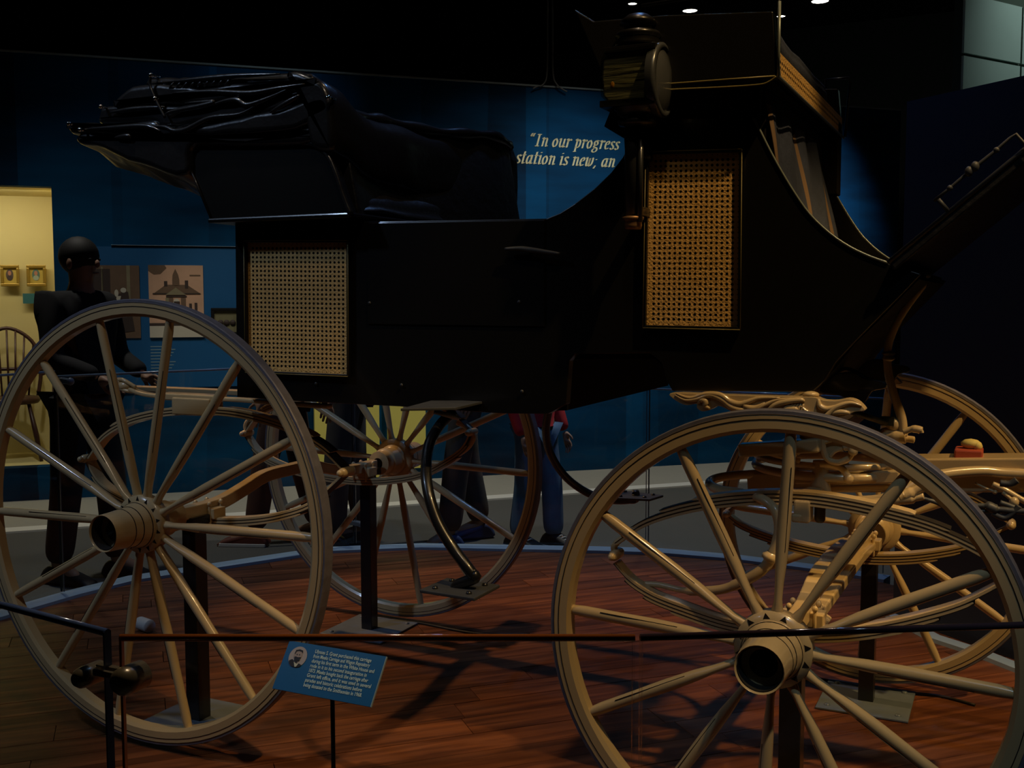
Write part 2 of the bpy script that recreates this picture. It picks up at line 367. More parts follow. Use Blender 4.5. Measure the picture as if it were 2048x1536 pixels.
# far pale teal lit wall above the partition
tp = CAM+ray(1928, 100).normalized()*9.5; td = Vector((math.sin(math.radians(33)), math.cos(math.radians(33)), 0)); tn = Vector((td.y, -td.x, 0))
if tn.dot(CAM-tp) < 0: tn = -tn
tang = math.atan2(td.y, td.x)
def onT(px, py):
    q = onP((px, py), tp, tn); return (q-tp).dot(td), q.z
s1, zj = onT(2042, 130); zb = 2.0; zt = onT(1985, 0)[1]
tw = empty('wall_teal', (tp.x, tp.y, 0), tang); tw['kind'] = 'structure'
MB().span((0, .02, zb-1), (3.5, .1, zt+.4)).build('backing', TEALJ, tw)
for (x0, x1) in ((0, s1-.012), (s1+.012, 2*s1)):
    for (z0, z1) in ((zb, zj-.012), (zj+.012, zt)):
        MB().span((x0, 0, z0), (x1, .03, z1)).build('wall_panel', TEAL, tw)

# ceiling lamps
for (px, py, r) in ((1265, 8, .045), (1380, 22, .075), (1640, 3, .085), (1562, 33, .045)):
    d = ray(px, py); q = CAM+d*((4.3-CAM.z)/d.z)
    t = empty('ceiling_spotlight', (q.x, q.y, 4.3)); lab = {1265: 'small dim ceiling spotlight above the carriage lamp', 1380: 'bright ceiling spotlight above the driver seat box', 1640: 'brightest ceiling spotlight, at the top edge right of the seat', 1562: 'small dim ceiling spotlight right of the seat corner'}[px]
    tag(t, lab, 'spotlight', 'track spotlights on the ceiling')
    MB().lathe([(.001, .09), (r*.9, .09), (r*1.15, .0), (r*1.05, -.002), (r*1.0, .01)], (0, 0, 0)).build('housing', BLACK2, t)
    MB().lathe([(.001, .004), (r, .004), (r, .008), (.001, .008)], (0, 0, 0)).build('lamp_lens', LAMPGLOW, t)
    MB().tube([(0, 0, .09), (0, 0, .6)], .01, 8).build('stem', BLACK2, t)
# two hanging cables reaching the wall top
for sgn, lab in ((-1, 'left of two thin pale cables dropping to the mural wall top'), (1, 'right of two thin pale cables dropping to the mural wall top')):
    def wq(px, py): s, z = onW(px, py, .03); return wp(s, z, .03)
    path = crom([wq(1100+4*sgn*1.0, -160), wq(1100+5*sgn, 60), wq(1100+6*sgn, 145), wq(1100+13*sgn, 168), wq(1100+26*sgn, 176+3*sgn), wq(1100+34*sgn, 180+3*sgn)], 5)
    tag(MB().tube(path, .006, 6).build('hanging_cable', CONDUIT), lab, 'cable', 'cables above the mural wall')

# ------------------------------------------------------------------ flat print helper on the wall
def wall_thing(name, px0, py0, px1, py1, off, th, mats, label, cat, shapes=None, group=None, frame=None):
    """flat board on the mural wall; shapes: list of (material index, polygon in 0..1 coords, layer)"""
    s0, z1 = onW(px0, py0, off+th); s1, z0 = onW(px1, py1, off+th)
    o = empty(name, wp(s0, z0, off), WANG); w, h = s1-s0, z1-z0
    tag(o, label, cat, group)
    m = MB().span((0, -th, 0), (w, 0, h)); m.build('board', mats[0], o)
    if shapes:
        m = MB()
        for mi, poly, ly in shapes:
            m.m = mi; m.slab([(x*w, -th-.0015*ly, (1-y)*h) for x, y in poly], (0, .001, 0))
        m.build('picture' if cat != 'panel' else 'print', mats, o)
    if frame:
        fm, fw, fd = frame; m = MB()
        m.span((-fw, -th-fd, -fw), (w+fw, 0, 0)); m.span((-fw, -th-fd, h), (w+fw, 0, h+fw)); m.span((-fw, -th-fd, 0), (0, 0, h)); m.span((w, -th-fd, 0), (w+fw, 0, h))
        m.build('frame', fm, o, bevel=.004)
    return o, w, h
def R_(x0, y0, x1, y1): return [(x0, y0), (x1, y0), (x1, y1), (x0, y1)]
def ell(cx, cy, rx, ry, n=20): return [(cx+rx*math.cos(2*PI*i/n), cy+ry*math.sin(2*PI*i/n)) for i in range(n)]
# blue text panel with pictures
wall_thing('blue_display_panel', 150, 492, 478, 772, .0, .03, [WALLPAN, mat('faded_white_print', (.16, .28, .36), .6)], 'bright blue display panel carrying the pictures behind the rear wheel', 'panel',
           [(1, R_(.44+.0, .70+.022*i, .44+(.12+.012*((i*7) % 4)), .707+.022*i), 1) for i in range(9)])
wall_thing('panel_cap', 222, 490, 478, 493, .0, .045, [EDGE_FAR], 'thin pale glass strip along the blue panel top', 'strip')
PINK = mat('pink_print', (.56, .34, .22), .7, var=.18, vscale=9); BROWNP = mat('brown_print', (.14, .085, .05), .7, var=.2); GREYP = mat('grey_green_print', (.22, .19, .11), .7, var=.2)
WHITEP = mat('white_print', (.5, .47, .38), .7); DKP = mat('dark_print', (.04, .025, .02), .7)
sh = [(3, [(0, 0), (.30, 0), (.33, .04), (.22, .12), (.1, .13), (0, .08)], 1), (3, R_(.75, .13, .95, .15), 1),
      (3, [(.07, .40), (.31, .27), (.70, .27), (.96, .40)], 1), (1, R_(.28, .22, .34, .29), 2), (1, R_(.66, .21, .72, .32), 2),
      (3, [(.43, .28), (.43, .20), (.44, .13), (.49, .05), (.54, .13), (.56, .20), (.56, .28)], 2), (3, R_(.47, .2, .52, .28), 3),
      (1, R_(.07, .385, .94, .40), 3), (2, [(.3, .41), (.49, .31), (.68, .41)], 4), (1, R_(.31, .42, .69, .44), 4),
      (0, R_(.08, .42, .95, .82), 1), (2, R_(.30, .45, .36, .80), 4), (3, R_(.36, .45, .44, .80), 4), (1, R_(.45, .50, .56, .78), 5), (4, ell(.5, .52, .06, .06), 4), (3, R_(.58, .45, .67, .80), 4),
      (1, R_(.73, .53, .78, .64), 4), (1, R_(.83, .52, .88, .64), 4), (1, R_(.13, .53, .18, .64), 4), (1, R_(.0, .80, 1, .84), 5), (4, R_(0, .84, 1, 1), 5)]
wall_thing('courthouse_picture', 296, 530, 409, 674, .032, .008, [PINK, DKP, GREYP, BROWNP, WHITEP], 'pinkish print of a domed courthouse on the blue panel', 'picture', sh)
sh = [(1, R_(.05, .05, .5, .6), 1), (2, R_(.78, .0, .84, .8), 1), (3, ell(.72, .34, .05, .035), 3), (3, ell(.60, .38, .035, .05), 3), (1, [(.45, .42), (.80, .36), (.9, .9), (.4, .95)], 2), (3, [(.6, .42), (.68, .42), (.62, .58), (.58, .58)], 4), (2, R_(.35, .02, .38, .4), 1)]
wall_thing('dark_photo_print', 160, 530, 282, 676, .032, .008, [BROWNP, DKP, GREYP, WHITEP], 'dark brown photograph partly hidden behind the standing visitor', 'picture', sh)
cs, cw, ch = wall_thing('coin_case', 428, 622, 474, 664, .032, .012, [mat('pale_green_mount', (.17, .16, .08), .7)], 'small black-framed case with three dark coins', 'case', frame=(BLACK2, .022, .02))
for k in range(3):
    MB().lathe([(.001, 0), (.021, 0), (.021, .008), (.001, .008)], (cw*(.28+.27*k), -.012, ch*.45), (0, -1, 0), 14).build('coin', DKP, cs)
# yellow niche: two gilt miniatures, a label
NB = .8
def niche_pt(px, py, back=NB-.03):
    q = onP((px, py), WO-WN*back, WN); return q
for px0, px1, face, lab in ((1, 40, (.45, .18, .12), 'small gilt framed oval miniature of a dark-haired sitter, nearest the picture edge'), (53, 93, (.30, .42, .33), 'small gilt framed oval miniature with a pale blue figure, right one on the yellow wall')):
    a = niche_pt(px0, 530); b = niche_pt(px1, 573); w = (b-a).dot(WD); h = a.z-b.z
    t = empty('miniature_portrait', (a.x, a.y, b.z), WANG); tag(t, lab, 'picture', 'gilt miniatures in the yellow niche')
    m = MB(); m.span((0, -.03, 0), (w, .0, h*.14)); m.span((0, -.03, h*.86), (w, 0, h)); m.span((0, -.03, h*.14), (w*.15, 0, h*.86)); m.span((w*.85, -.03, h*.14), (w, 0, h*.86)); m.build('frame', GILT, t, bevel=.004)
    MB().span((w*.15, -.012, h*.14), (w*.85, 0, h*.86)).build('mount', mat('gilt_mount', (.55, .40, .08), .5), t)
    m = MB(); m.slab([(x*w, -.014, y*h) for x, y in ell(.48, .54, .2, .27)], (0, .002, 0)); m.m = 1
    m.slab([(x*w, -.016, y*h) for x, y in ell(.48, .62, .09, .11)], (0, .002, 0)); m.m = 2; m.slab([(x*w, -.0155, y*h) for x, y in ell(.48, .40, .15, .12)], (0, .002, 0))
    m.build('portrait', [mat('oval_ground', (.10, .07, .06) if px0 == 1 else (.10, .18, .16), .6), mat('oval_face', (.45, .2, .13), .6), mat('oval_dress', (.06, .04, .04) if px0 == 1 else (.35, .42, .33), .6)], t)
a = niche_pt(46, 587); b = niche_pt(93, 607)
t = MB().span((0, -.02, 0), ((b-a).dot(WD), 0, a.z-b.z)).build('wall_label', mat('teal_label', (.04, .16, .19), .5), loc=(a.x, a.y, b.z), rot=(0, 0, WANG)); tag(t, 'small teal caption card under the miniatures', 'label')
# windsor chair in the niche
cpos = onP((22, 900), WO-WN*.45, WN); CW_ = empty('windsor_chair', (cpos.x, cpos.y, zN0), WANG+PI*.04); tag(CW_, 'dark bow-back spindle chair standing against the yellow wall', 'chair')
zs_ = .42
MB().lathe([(.001, zs_), (.2, zs_), (.215, zs_+.02), (.2, zs_+.045), (.001, zs_+.045)], (0, 0, 0), n=24).build('seat', CHAIRW, CW_)
for sx in (-1, 1):
    for sy in (-1, 1):
        MB().tube([(sx*.13, sy*.12, zs_), (sx*.17, sy*.16, .2), (sx*.20, sy*.19, 0)], [.013, .019, .012], 8).build('leg', CHAIRW, CW_)
    MB().tube([(sx*.165, -.15, .2), (sx*.165, .15, .2)], .009, 8).build('stretcher', CHAIRW, CW_)
bow = crom([(-.2, .12, zs_+.04), (-.225, .15, zs_+.25), (-.17, .19, zs_+.45), (0, .21, zs_+.55), (.17, .19, zs_+.45), (.225, .15, zs_+.25), (.2, .12, zs_+.04)], 6)
MB().tube(bow, .014, 8).build('bow_back', CHAIRW, CW_)
for k in range(-3, 4):
    zt_ = zs_+.54-.012*k*k
    MB().tube([(k*.045, .14, zs_+.04), (k*.06, .2, zt_)], .008, 6).build('spindle', CHAIRW, CW_)
arm = crom([(-.23, -.15, zs_+.22), (-.27, 0, zs_+.23), (-.2, .17, zs_+.24), (0, .22, zs_+.24), (.2, .17, zs_+.24), (.27, 0, zs_+.23), (.23, -.15, zs_+.22)], 6)
MB().tube(arm, .013, 8).build('arm_rail', CHAIRW, CW_)
# yellow display panels low on the wall behind the far rear wheel
wall_thing('yellow_display_panel', 627, 700, 760, 962, .0, .05, [YPAN], 'yellow lit display panel seen behind the far rear wheel, left one', 'panel', group='yellow panels on the mural wall')
wall_thing('yellow_display_panel', 775, 700, 852, 935, .0, .05, [YPAN], 'yellow lit display panel seen above the far rear hub', 'panel', group='yellow panels on the mural wall')
wall_thing('blue_ledge', 620, 963, 706, 986, .055, .10, [mat('teal_ledge', (.01, .09, .15), .5)], 'small teal blue ledge below the yellow panel', 'ledge')
wall_thing('small_wall_label', 1296, 712, 1322, 742, .0, .01, [mat('dim_teal', (.02, .12, .16), .5), STRIP], 'small dim teal caption on the wall beneath the driver seat', 'label', [(1, R_(0, .33, .8, .38), 1)])
msh = [(1, [(.1+.8*((i*37) % 97)/97, .1+.8*((i*53) % 89)/89), (.16+.8*((i*37) % 97)/97, .13+.8*((i*53) % 89)/89), (.12+.8*((i*37) % 97)/97, .22+.8*((i*53) % 89)/89)], 1) for i in range(26)]
wall_thing('engraving_print', 1680, 650, 1751, 716, .0, .01, [mat('grey_paper', (.30, .31, .30), .7), DKP], 'small black and white engraving beside the curved cream stay', 'picture', msh)

# ------------------------------------------------------------------ wall lettering, drawn with a broad nib
GL = {  # strokes on a grid: x-height 1, ascender 1.5; each letter: (advance, [polyline, ...])
 'I': (.72, [[(.28, 0), (.28, 1.4)], [(.05, 0), (.5, 0)], [(.05, 1.4), (.5, 1.4)]]),
 'n': (.86, [[(.02, .92), (.16, 1), (.16, 0)], [(.16, .72), (.38, .98), (.55, .95), (.6, .75), (.6, .12), (.68, 0), (.8, .1)]]),
 'o': (.76, [[(.32, 1), (.08, .75), (.06, .3), (.26, 0), (.5, .18), (.56, .65), (.32, 1)]]),
 'u': (.88, [[(.02, .92), (.14, 1), (.14, .25), (.28, 0), (.5, .12), (.62, .4)], [(.62, 1), (.62, .12), (.7, 0), (.82, .1)]]),
 'r': (.62, [[(.02, .92), (.16, 1), (.16, 0)], [(.16, .65), (.34, .98), (.52, .96), (.54, .85)]]),
 'p': (.82, [[(.02, .92), (.16, 1), (.16, -.45)], [(0, -.45), (.3, -.45)], [(.16, .7), (.36, 1), (.6, .8), (.58, .25), (.36, 0), (.18, .15)]]),
 'g': (.8, [[(.56, .95), (.3, 1), (.1, .75), (.2, .42), (.42, .42), (.54, .7), (.3, 1)], [(.2, .42), (.12, .2), (.5, .1), (.6, -.15), (.4, -.42), (.1, -.4), (.02, -.2), (.2, .02)], [(.56, .95), (.7, 1)]]),
 'e': (.66, [[(.08, .5), (.4, .6), (.5, .82), (.34, 1), (.1, .72), (.08, .25), (.26, 0), (.5, .16)]]),
 's': (.58, [[(.46, .85), (.3, 1), (.1, .85), (.16, .6), (.4, .38), (.42, .12), (.24, 0), (.04, .14)]]),
 't': (.52, [[(.2, 1.4), (.18, .2), (.26, 0), (.42, .1)], [(.02, 1), (.4, 1)]]),
 'a': (.86, [[(.56, .8), (.38, 1), (.12, .75), (.08, .25), (.24, 0), (.42, .12), (.58, .5)], [(.6, 1), (.58, .15), (.66, 0), (.8, .1)]]),
 'i': (.44, [[(.02, .92), (.16, 1), (.16, .12), (.24, 0), (.38, .1)], [(.15, 1.33), (.19, 1.4)]]),
 'w': (1.1, [[(.02, .92), (.14, 1), (.14, .2), (.26, 0), (.44, .2), (.5, .95)], [(.5, .95), (.48, .2), (.6, 0), (.84, .3), (.88, .9), (.8, 1)]]),
 'd': (.86, [[(.56, .8), (.38, 1), (.12, .75), (.08, .25), (.24, 0), (.42, .12), (.58, .5)], [(.6, 1.5), (.58, .15), (.66, 0), (.8, .1)]]),
 ';': (.42, [[(.14, .78), (.18, .84)], [(.16, .08), (.18, 0), (.06, -.25)]]),
 '“': (.8, [[(.22, 1.5), (.1, 1.25), (.16, 1.15)], [(.5, 1.5), (.38, 1.25), (.44, 1.15)]]),
 ' ': (.42, [])}
def nib_text(mb, text, O, U, V, h, slant=.28, nib=.17, ang=.3, depth=None):
    x = 0; nx, ny = math.cos(ang)*nib, math.sin(ang)*nib; D = depth
    for c in text:
        adv, st = GL[c]
        for line in st:
            pl = [Vector((p[0], p[1])) for p in line]
            if len(pl) > 2: pl = crom(pl, 3)
            for i in range(len(pl)-1):
                a, b = pl[i], pl[i+1]; tk = .028
                tdir = (b-a).normalized() if (b-a).length else Vector((1, 0)); nn = Vector((-tdir.y, tdir.x))*tk
                N2 = Vector((nx/2, ny/2))
                if N2.dot(nn) < 0: nn = -nn
                q = [a-N2-nn-tdir*.02, b-N2-nn+tdir*.02, b+N2+nn+tdir*.02, a+N2+nn-tdir*.02]
                pts = [O+U*((x+p.x+p.y*slant)*h)+V*(p.y*h*1.0) for p in q]
                mb.slab(pts, D)
        x += adv+.07
    return x*h
def quote_line(text, pa, pb, name, lab):
    sa, za = onW(*pa, .004); sb, zb_ = onW(*pb, .004)
    tot = sum(GL[c][0] for c in text); h = (sb-sa)/tot
    m = MB(); nib_text(m, text, wp(sa, za, .004), WD, Vector((0, 0, 1)), h, depth=-WN*.003)
    tag(m.build(name, CREAMTXT), lab, 'lettering', 'quotation on the blue wall'); return h
s0, z0 = onW(1058, 290, .004)
hh = (onW(1240, 297, .004)[0]-s0)/sum(GL[c][0]+.07 for c in '“In our progress')
for text, p, lab in (('“In our progress  t', (1056, 291), 'upper cream italic line of the wall quotation'), ('station is new; an', (1031, 326), 'lower cream italic line of the wall quotation')):
    s0, z0 = onW(*p, .004); m = MB(); nib_text(m, text, wp(s0, z0, .004), WD, Vector((0, 0, 1)), hh*(1 if text[0] == '“' else 1.02), depth=-WN*.003)
    tag(m.build('quotation_line', CREAMTXT), lab, 'lettering', 'quotation on the blue wall')

# ------------------------------------------------------------------ display platform of diagonal planks
PL = [Vector(p) for p in [(-1.42, .0), (-1.40, .70), (-1.385, 1.0), (-1.34, 1.28), (-1.12, 1.68), (-.90, 2.08), (-.52, 2.35), (-.07, 2.52), (.30, 2.66), (.58, 2.75), (.95, 2.78), (1.35, 2.74), (1.64, 2.68), (2.4, 2.2), (3.2, 1.4), (3.3, .2), (2.9, -.15), (2.117, -.60), (1.60, -.90), (1.09, -1.12), (.2, -1.12), (-.8, -.8)]]
plat = empty('display_platform', (0, 0, 0)); tag(plat, 'low wooden plank platform with a blue-grey curb under the carriage', 'platform')
m = MB(); n = len(PL); m.add([(p.x, p.y, FZ) for p in PL]+[(p.x, p.y, -.022) for p in PL], [list(range(n))[::-1], list(range(n, 2*n))]+[(i, (i+1) % n, (i+1) % n+n, i+n) for i in range(n)])
m.build('base', BLACK2, plat)
def clip(poly, hull):
    area_ = sum(hull[i].x*hull[(i+1) % len(hull)].y-hull[(i+1) % len(hull)].x*hull[i].y for i in range(len(hull))); H = hull if area_ > 0 else hull[::-1]
    out = poly
    for i in range(len(H)):
        a, b = H[i], H[(i+1) % len(H)]; e = b-a; nrm = Vector((-e.y, e.x)); inp = out; out = []
        for j in range(len(inp)):
            p, q = inp[j], inp[(j+1) % len(inp)]; dp, dq = (p-a).dot(nrm), (q-a).dot(nrm)
            if dp >= 0: out.append(p)
            if dp*dq < 0: out.append(p+(q-p)*(dp/(dp-dq)))
        if not out: return []
    return out
U45 = Vector((1, 1)).normalized(); V45 = Vector((-1, 1)).normalized(); ctr = Vector((.9, .9))
PW = .115; hullin = [p+(ctr-p).normalized()*.05 for p in PL]
row = 0; v0 = -3.2
while v0 < 3.2:
    u0 = -3.4+random.random()*.9
    while u0 < 3.2:
        L = random.uniform(.8, 1.5); u1 = u0+L; g = .0012
        q = [ctr+U45*a+V45*b for a, b in ((u0+g, v0+g), (u1-g, v0+g), (u1-g, v0+PW-g), (u0+g, v0+PW-g))]
        c = clip(q, hullin)
        if len(c) >= 3:
            mid = sum(c, Vector((0, 0)))/len(c); dz = random.uniform(-.0012, 0)
            R = Matrix.Rotation(-PI/4, 2)
            loc = [R @ (p-mid) for p in c]; k = len(loc); mm = MB()
            mm.add([(p.x, p.y, -.02) for p in loc]+[(p.x, p.y, dz) for p in loc], [list(range(k))[::-1], list(range(k, 2*k))]+[(i, (i+1) % k, (i+1) % k+k, i+k) for i in range(k)])
            mm.build('plank', WOOD, plat, loc=(mid.x, mid.y, 0), rot=(0, 0, PI/4))
        u0 = u1
    v0 += PW; row += 1
def curb_run(pts, w, z0, z1, name):
    m = MB(); P = [Vector(p) for p in pts]; out = []
    for i, p in enumerate(P):
        t = (P[min(i+1, len(P)-1)]-P[max(i-1, 0)]).normalized(); nn = Vector((t.y, -t.x))
        out.append((p, p+nn*w))
    for i in range(len(P)-1):
        (a, b), (c, d) = out[i], out[i+1]
        m.slab([(a.x, a.y, z0), (c.x, c.y, z0), (d.x, d.y, z0), (b.x, b.y, z0)], (0, 0, z1-z0))
    return m.build(name, CURB, plat)
curb_run([hullin[i] for i in range(0, 13)], -.09, FZ, .012, 'curb')
q = [onZ(p, 0) for p in ((1770, 1216), (1827, 1250), (1880, 1278), (1967, 1306), (2048, 1338), (2200, 1392))]
curb_run([Vector((p.x, p.y)) for p in q], .055, -.001, .014, 'curb')

# ------------------------------------------------------------------ glass barriers
def pane(name, A, B, ztop, zbot, th, em, label, top_em=None, side_em=None, group='glass barrier panes'):
    A, B = Vector((*A, 0)), Vector((*B, 0)); d = (B-A); L = d.length; ang = math.atan2(d.y, d.x)
    o = empty(name, (A.x, A.y, 0), ang); tag(o, label, 'glass', group)
    MB().span((.003, -th/2, zbot), (L-.003, th/2, ztop-.003)).build('pane', GLASS, o)
    MB().tube([(0, 0, ztop-th/2), (L, 0, ztop-th/2)], th/2, 14).build('top_edge', top_em or em, o)
    for k_, (xa_, xb_) in enumerate(((0, .003), (L-.003, L))):
        MB().span((xa_, -th/2, zbot), (xb_, th/2, ztop-.003)).build('side_edge', (side_em[k_] if isinstance(side_em, list) else side_em) or em, o)
    return o, L
ZG = .8
g = [onZ(p, ZG) for p in ((-160, 1160), (215, 1258), (240, 1268), (1270, 1268), (1280, 1268), (2330, 1234))]
pane('glass_barrier', g[0].xy, g[1].xy, ZG, -.02, .010, EDGE, 'near clear glass pane with a painted bluish sheen on its edge at lower left', group='near glass barrier')
pane('glass_barrier', g[2].xy, g[3].xy, ZG, -.02, .009, EDGE_AMB, 'near clear glass pane with a painted amber glow on its top edge, behind which the sign stands', side_em=[EDGE_AMB, GLASS], group='near glass barrier')
pane('glass_barrier', g[4].xy, g[5].xy, ZG, -.02, .009, EDGE_DK, 'near clear glass pane with a painted dark plum sheen on its edge crossing the front wheel', side_em=[GLASS, GLASS], group='near glass barrier')
# clamp joining the two near panes
ca = onP((185, 1347), g[1], Vector((0, 1, 0))); cb = onP((266, 1355), g[2], Vector((0, 1, 0)))
cl = empty('glass_clamp', (ca+cb)/2); tag(cl, 'dark bronze round-knobbed clamp joining the two near glass panes', 'clamp')
for q_, r_ in ((ca, .0135), (cb, .0175)):
    lc = q_-(ca+cb)/2+Vector((0, -.012, 0))
    MB().lathe([(.001, .016), (r_*.6, .015), (r_*.92, .009), (r_, .002), (r_, -.026), (.001, -.026)], lc, (0, -1, 0), 20).build('knob', BRONZE, cl)
m = MB(); h = (cb-ca)/2; m.box((0, .006, .004), (h.x*2*.8, .010, .011)); m.box((0, -.008, .004), (h.x*2*.6, .006, .009)); m.build('bar', BRONZE, cl, bevel=.002)
# far panes behind the carriage
fp = [(-1.48, -.35), (-1.40, .98), (-.80, 2.22), (.51, 2.80), (1.62, 2.72)]; ft = [.93, .92, .89, .79, .75]
labs = ['far glass pane at the left edge, left of the standing visitor', 'far glass pane behind the near rear wheel', 'far glass pane behind the far rear wheel', 'far glass pane behind the front wheels']
for i in range(4):
    pane('glass_barrier', (fp[i][0], fp[i][1]), (fp[i+1][0]-.01, fp[i+1][1]), (.93, .91, .85, .79)[i], .02, .010, EDGE_FAR, labs[i], group='far glass barrier', side_em=mat('seam', (.09, .11, .12), .2))
for (x, y, px, py, lab) in ((-.8, 2.22, 712, 1046, 'small grey clamp low on the far glass seam behind the post'), (-1.40, .98, 132, 762, 'small pale clamp high on the far glass seam beside the visitor')):
    nn = (Vector((x, y, 0))-CAM); nn.z = 0; q_ = onP((px, py), Vector((x, y, 0)), nn.normalized())
    t = MB().box((0, 0, 0), (.075, .03, .022)).ball((-.038, 0, 0), .016, 12).ball((.038, 0, 0), .016, 12).build('glass_clamp', PLATE, loc=q_, bevel=.004); t.rotation_euler.z = -.3
    tag(t, lab, 'clamp')

# ------------------------------------------------------------------ support posts
def post(X, Y, ztop, w, lab, z0=0):
    o = empty('support_post', (X, Y, 0)); tag(o, lab, 'post', 'steel posts holding the carriage off the floor')
    MB().span((-w/2, -w/2, .006), (w/2, w/2, ztop)).build('column', IRON, o, bevel=.002)
    m = MB().span((-.13, -.13, 0), (.13, .13, .007)); m.build('base_plate', PLATE, o, bevel=.002)
    for sx in (-1, 1):
        for sy in (-1, 1):
            MB().lathe([(.001, .012), (.008, .011), (.009, .007)], (sx*.1, sy*.1, 0), n=8).build('bolt', PLATE, o)
    MB().span((-w/2-.01, -w/2-.02, ztop), (w/2+.01, w/2+.02, ztop+.025)).build('saddle', IRON, o, bevel=.003)
    return o
post(-.005, .215, .575, .048, 'black square post with a blue-grey plate behind the near rear wheel')
post(-.02, 1.14, .575, .044, 'black square post under the far end of the rear axle')
post(1.675, .235, .45, .048, 'black square post right behind the near front hub')
post(1.725, 1.185, .45, .044, 'black square post under the far front axle end with blue-grey plate')

# ------------------------------------------------------------------ the carriage
T = 1.28; YC = T/2
CAR = empty('carriage', (0, 0, 0)); tag(CAR, 'black open carriage with cane panels, folded leather hood and cream running gear', 'carriage')
def wheel(X, Z, Rr, ns, phase, far, lab):
    w = .036; m = MB(); n = 96
    # rim cross-section (y, r) with rounded inner corners
    prof = [(0, Rr-.009), (0, Rr-.038), (.006, Rr-.046), (w-.006, Rr-.046), (w, Rr-.038), (w, Rr-.009)]
    def ring(mb, prof, smooth=False, closed=True):
        k = len(prof); v = []
        for i in range(n):
            a = 2*PI*i/n
            for y, r in prof: v.append((r*math.cos(a), y, r*math.sin(a)))
        mb.add(v, [(i*k+j, i*k+(j+1) % k, ((i+1) % n)*k+(j+1) % k, ((i+1) % n)*k+j) for i in range(n) for j in range(k if closed else k-1)], smooth)
    ring(m, prof)
    par = m.build('wheel', CREAM, CAR, loc=(X, T+w if far else 0, Z), rot=(0, 0, PI if far else 0)); par['label'] = lab
    for pl in par.data.polygons: pl.use_smooth = True
    md = par.modifiers.new('b', 'EDGE_SPLIT'); md.split_angle = .5
    m = MB(); ring(m, [(.001, Rr-.009), (.001, Rr-.002), (.004, Rr), (w-.004, Rr), (w-.001, Rr-.002), (w-.001, Rr-.009)]); m.build('tyre', TYRE, par)
    m = MB(); e = -.0007
    for yy, s in ((e, 1), (w-e, -1)):
        ring(m, [(yy, Rr-.0205), (yy+s*.001, Rr-.0205), (yy+s*.001, Rr-.0188), (yy, Rr-.0188)]); ring(m, [(yy, Rr-.0096), (yy+s*.001, Rr-.0096), (yy+s*.001, Rr-.0091), (yy, Rr-.0091)])
    for r_, y_ in ((.0515, -.062), (.0535, -.036), (.0605, -.012), (.0475, -.118)):
        v = []; ring(m, [(y_, r_+.0008), (y_+.0022, r_+.0010), (y_+.0022, r_-.003), (y_, r_-.003)])
    m.build('pinstripe', INK, par)
    m = MB(); prof = [(.028, -.085), (.044, -.088), (.0445, -.121), (.0475, -.125), (.0490, -.118), (.0500, -.090), (.0520, -.060), (.0535, -.034), (.0560, -.028), (.0605, -.012), (.0620, .004), (.0560, .045), (.0500, .050), (.0500, .095), (.0440, .10), (.0430, .135), (.020, .14)]
    m.lathe(prof, (0, 0, 0), (0, 1, 0), 32); hub = m.build('hub', CREAM, par); md = hub.modifiers.new('b', 'EDGE_SPLIT'); md.split_angle = .7
    m = MB(); m.lathe([(.001, -.100), (.012, -.100), (.014, -.092), (.024, -.090), (.027, -.084), (.0425, -.086)], (0, 0, 0), (0, 1, 0), 8); m.lathe([(.0425, -.1215), (.0425, -.084)], (0, 0, 0), (0, 1, 0), 28); m.build('hub_nut', DARKSOCK, par)
    MB().lathe([(.055, -.002), (.078, 0), (.078, .034), (.055, .036)], (0, 0, 0), (0, 1, 0), ns*2).build('hub_flange', CREAM, par)
    # spokes
    L0, L1 = .05, Rr-.045; st = [(L0, .012, .010), (L0+.026, .0125, .0125), (L0+.05, .0078, .014), (L0+.085, .0088, .0150), (L0+.13, .0120, .0145), (L0+.2, .0138, .0135), (L1*.75, .0128, .0115), (L1-.03, .0128, .012), (L1, .0105, .011)]
    m = MB(); k = 12; v = []
    for x, a_, b_ in st:
        yc = .018
        for j in range(k):
            t = 2*PI*j/k; v.append((x, yc+b_*math.sin(t), a_*math.cos(t)))
    m.add(v, [(i*k+j, i*k+(j+1) % k, (i+1)*k+(j+1) % k, (i+1)*k+j) for i in range(len(st)-1) for j in range(k)]+[list(range(k))], True)
    sp = m.build('spoke', CREAM, par); me = sp.data
    m = MB(); m.box((L0+.15+(L1-L0)*.22, .0075, -.0080), ((L1-L0)*.44, .0012, .0013))
    ln = m.build('spoke_line', INK, par); lme = ln.data
    m = MB(); a0 = PI/ns
    kk = .0075 if ns == 12 else .006; m.slab([(.0635, -.0012, -kk), (.0765, -.0012, 0), (.0635, -.0012, kk)], (0, .004, 0)); tri = m.build('painted_spoke_gap', INK, par)  # shade of the gaps between spokes painted as black triangles on the flange
    for i in range(ns):
        ang = phase+i*2*PI/ns
        if i:
            s2 = sp.copy(); COL.objects.link(s2); s2.parent = par
            l2 = ln.copy(); COL.objects.link(l2); l2.parent = par
            t2 = tri.copy(); COL.objects.link(t2); t2.parent = par
        else: s2, l2, t2 = sp, ln, tri
        for o_ in (s2, l2): o_.rotation_euler = (0, -ang, 0)
        t2.rotation_euler = (0, -(ang+a0), 0)
    return par
wheel(0, .614, .60, 14, math.radians(1.4), False, 'near rear wheel')
wheel(1.677, .51, .484, 12, math.radians(-3.2), False, 'near front wheel')
wheel(0, .614, .60, 14, math.radians(180+1.8-25.7*0), True, 'far rear wheel')
wheel(1.724, .51, .484, 12, math.radians(180+4), True, 'far front wheel')

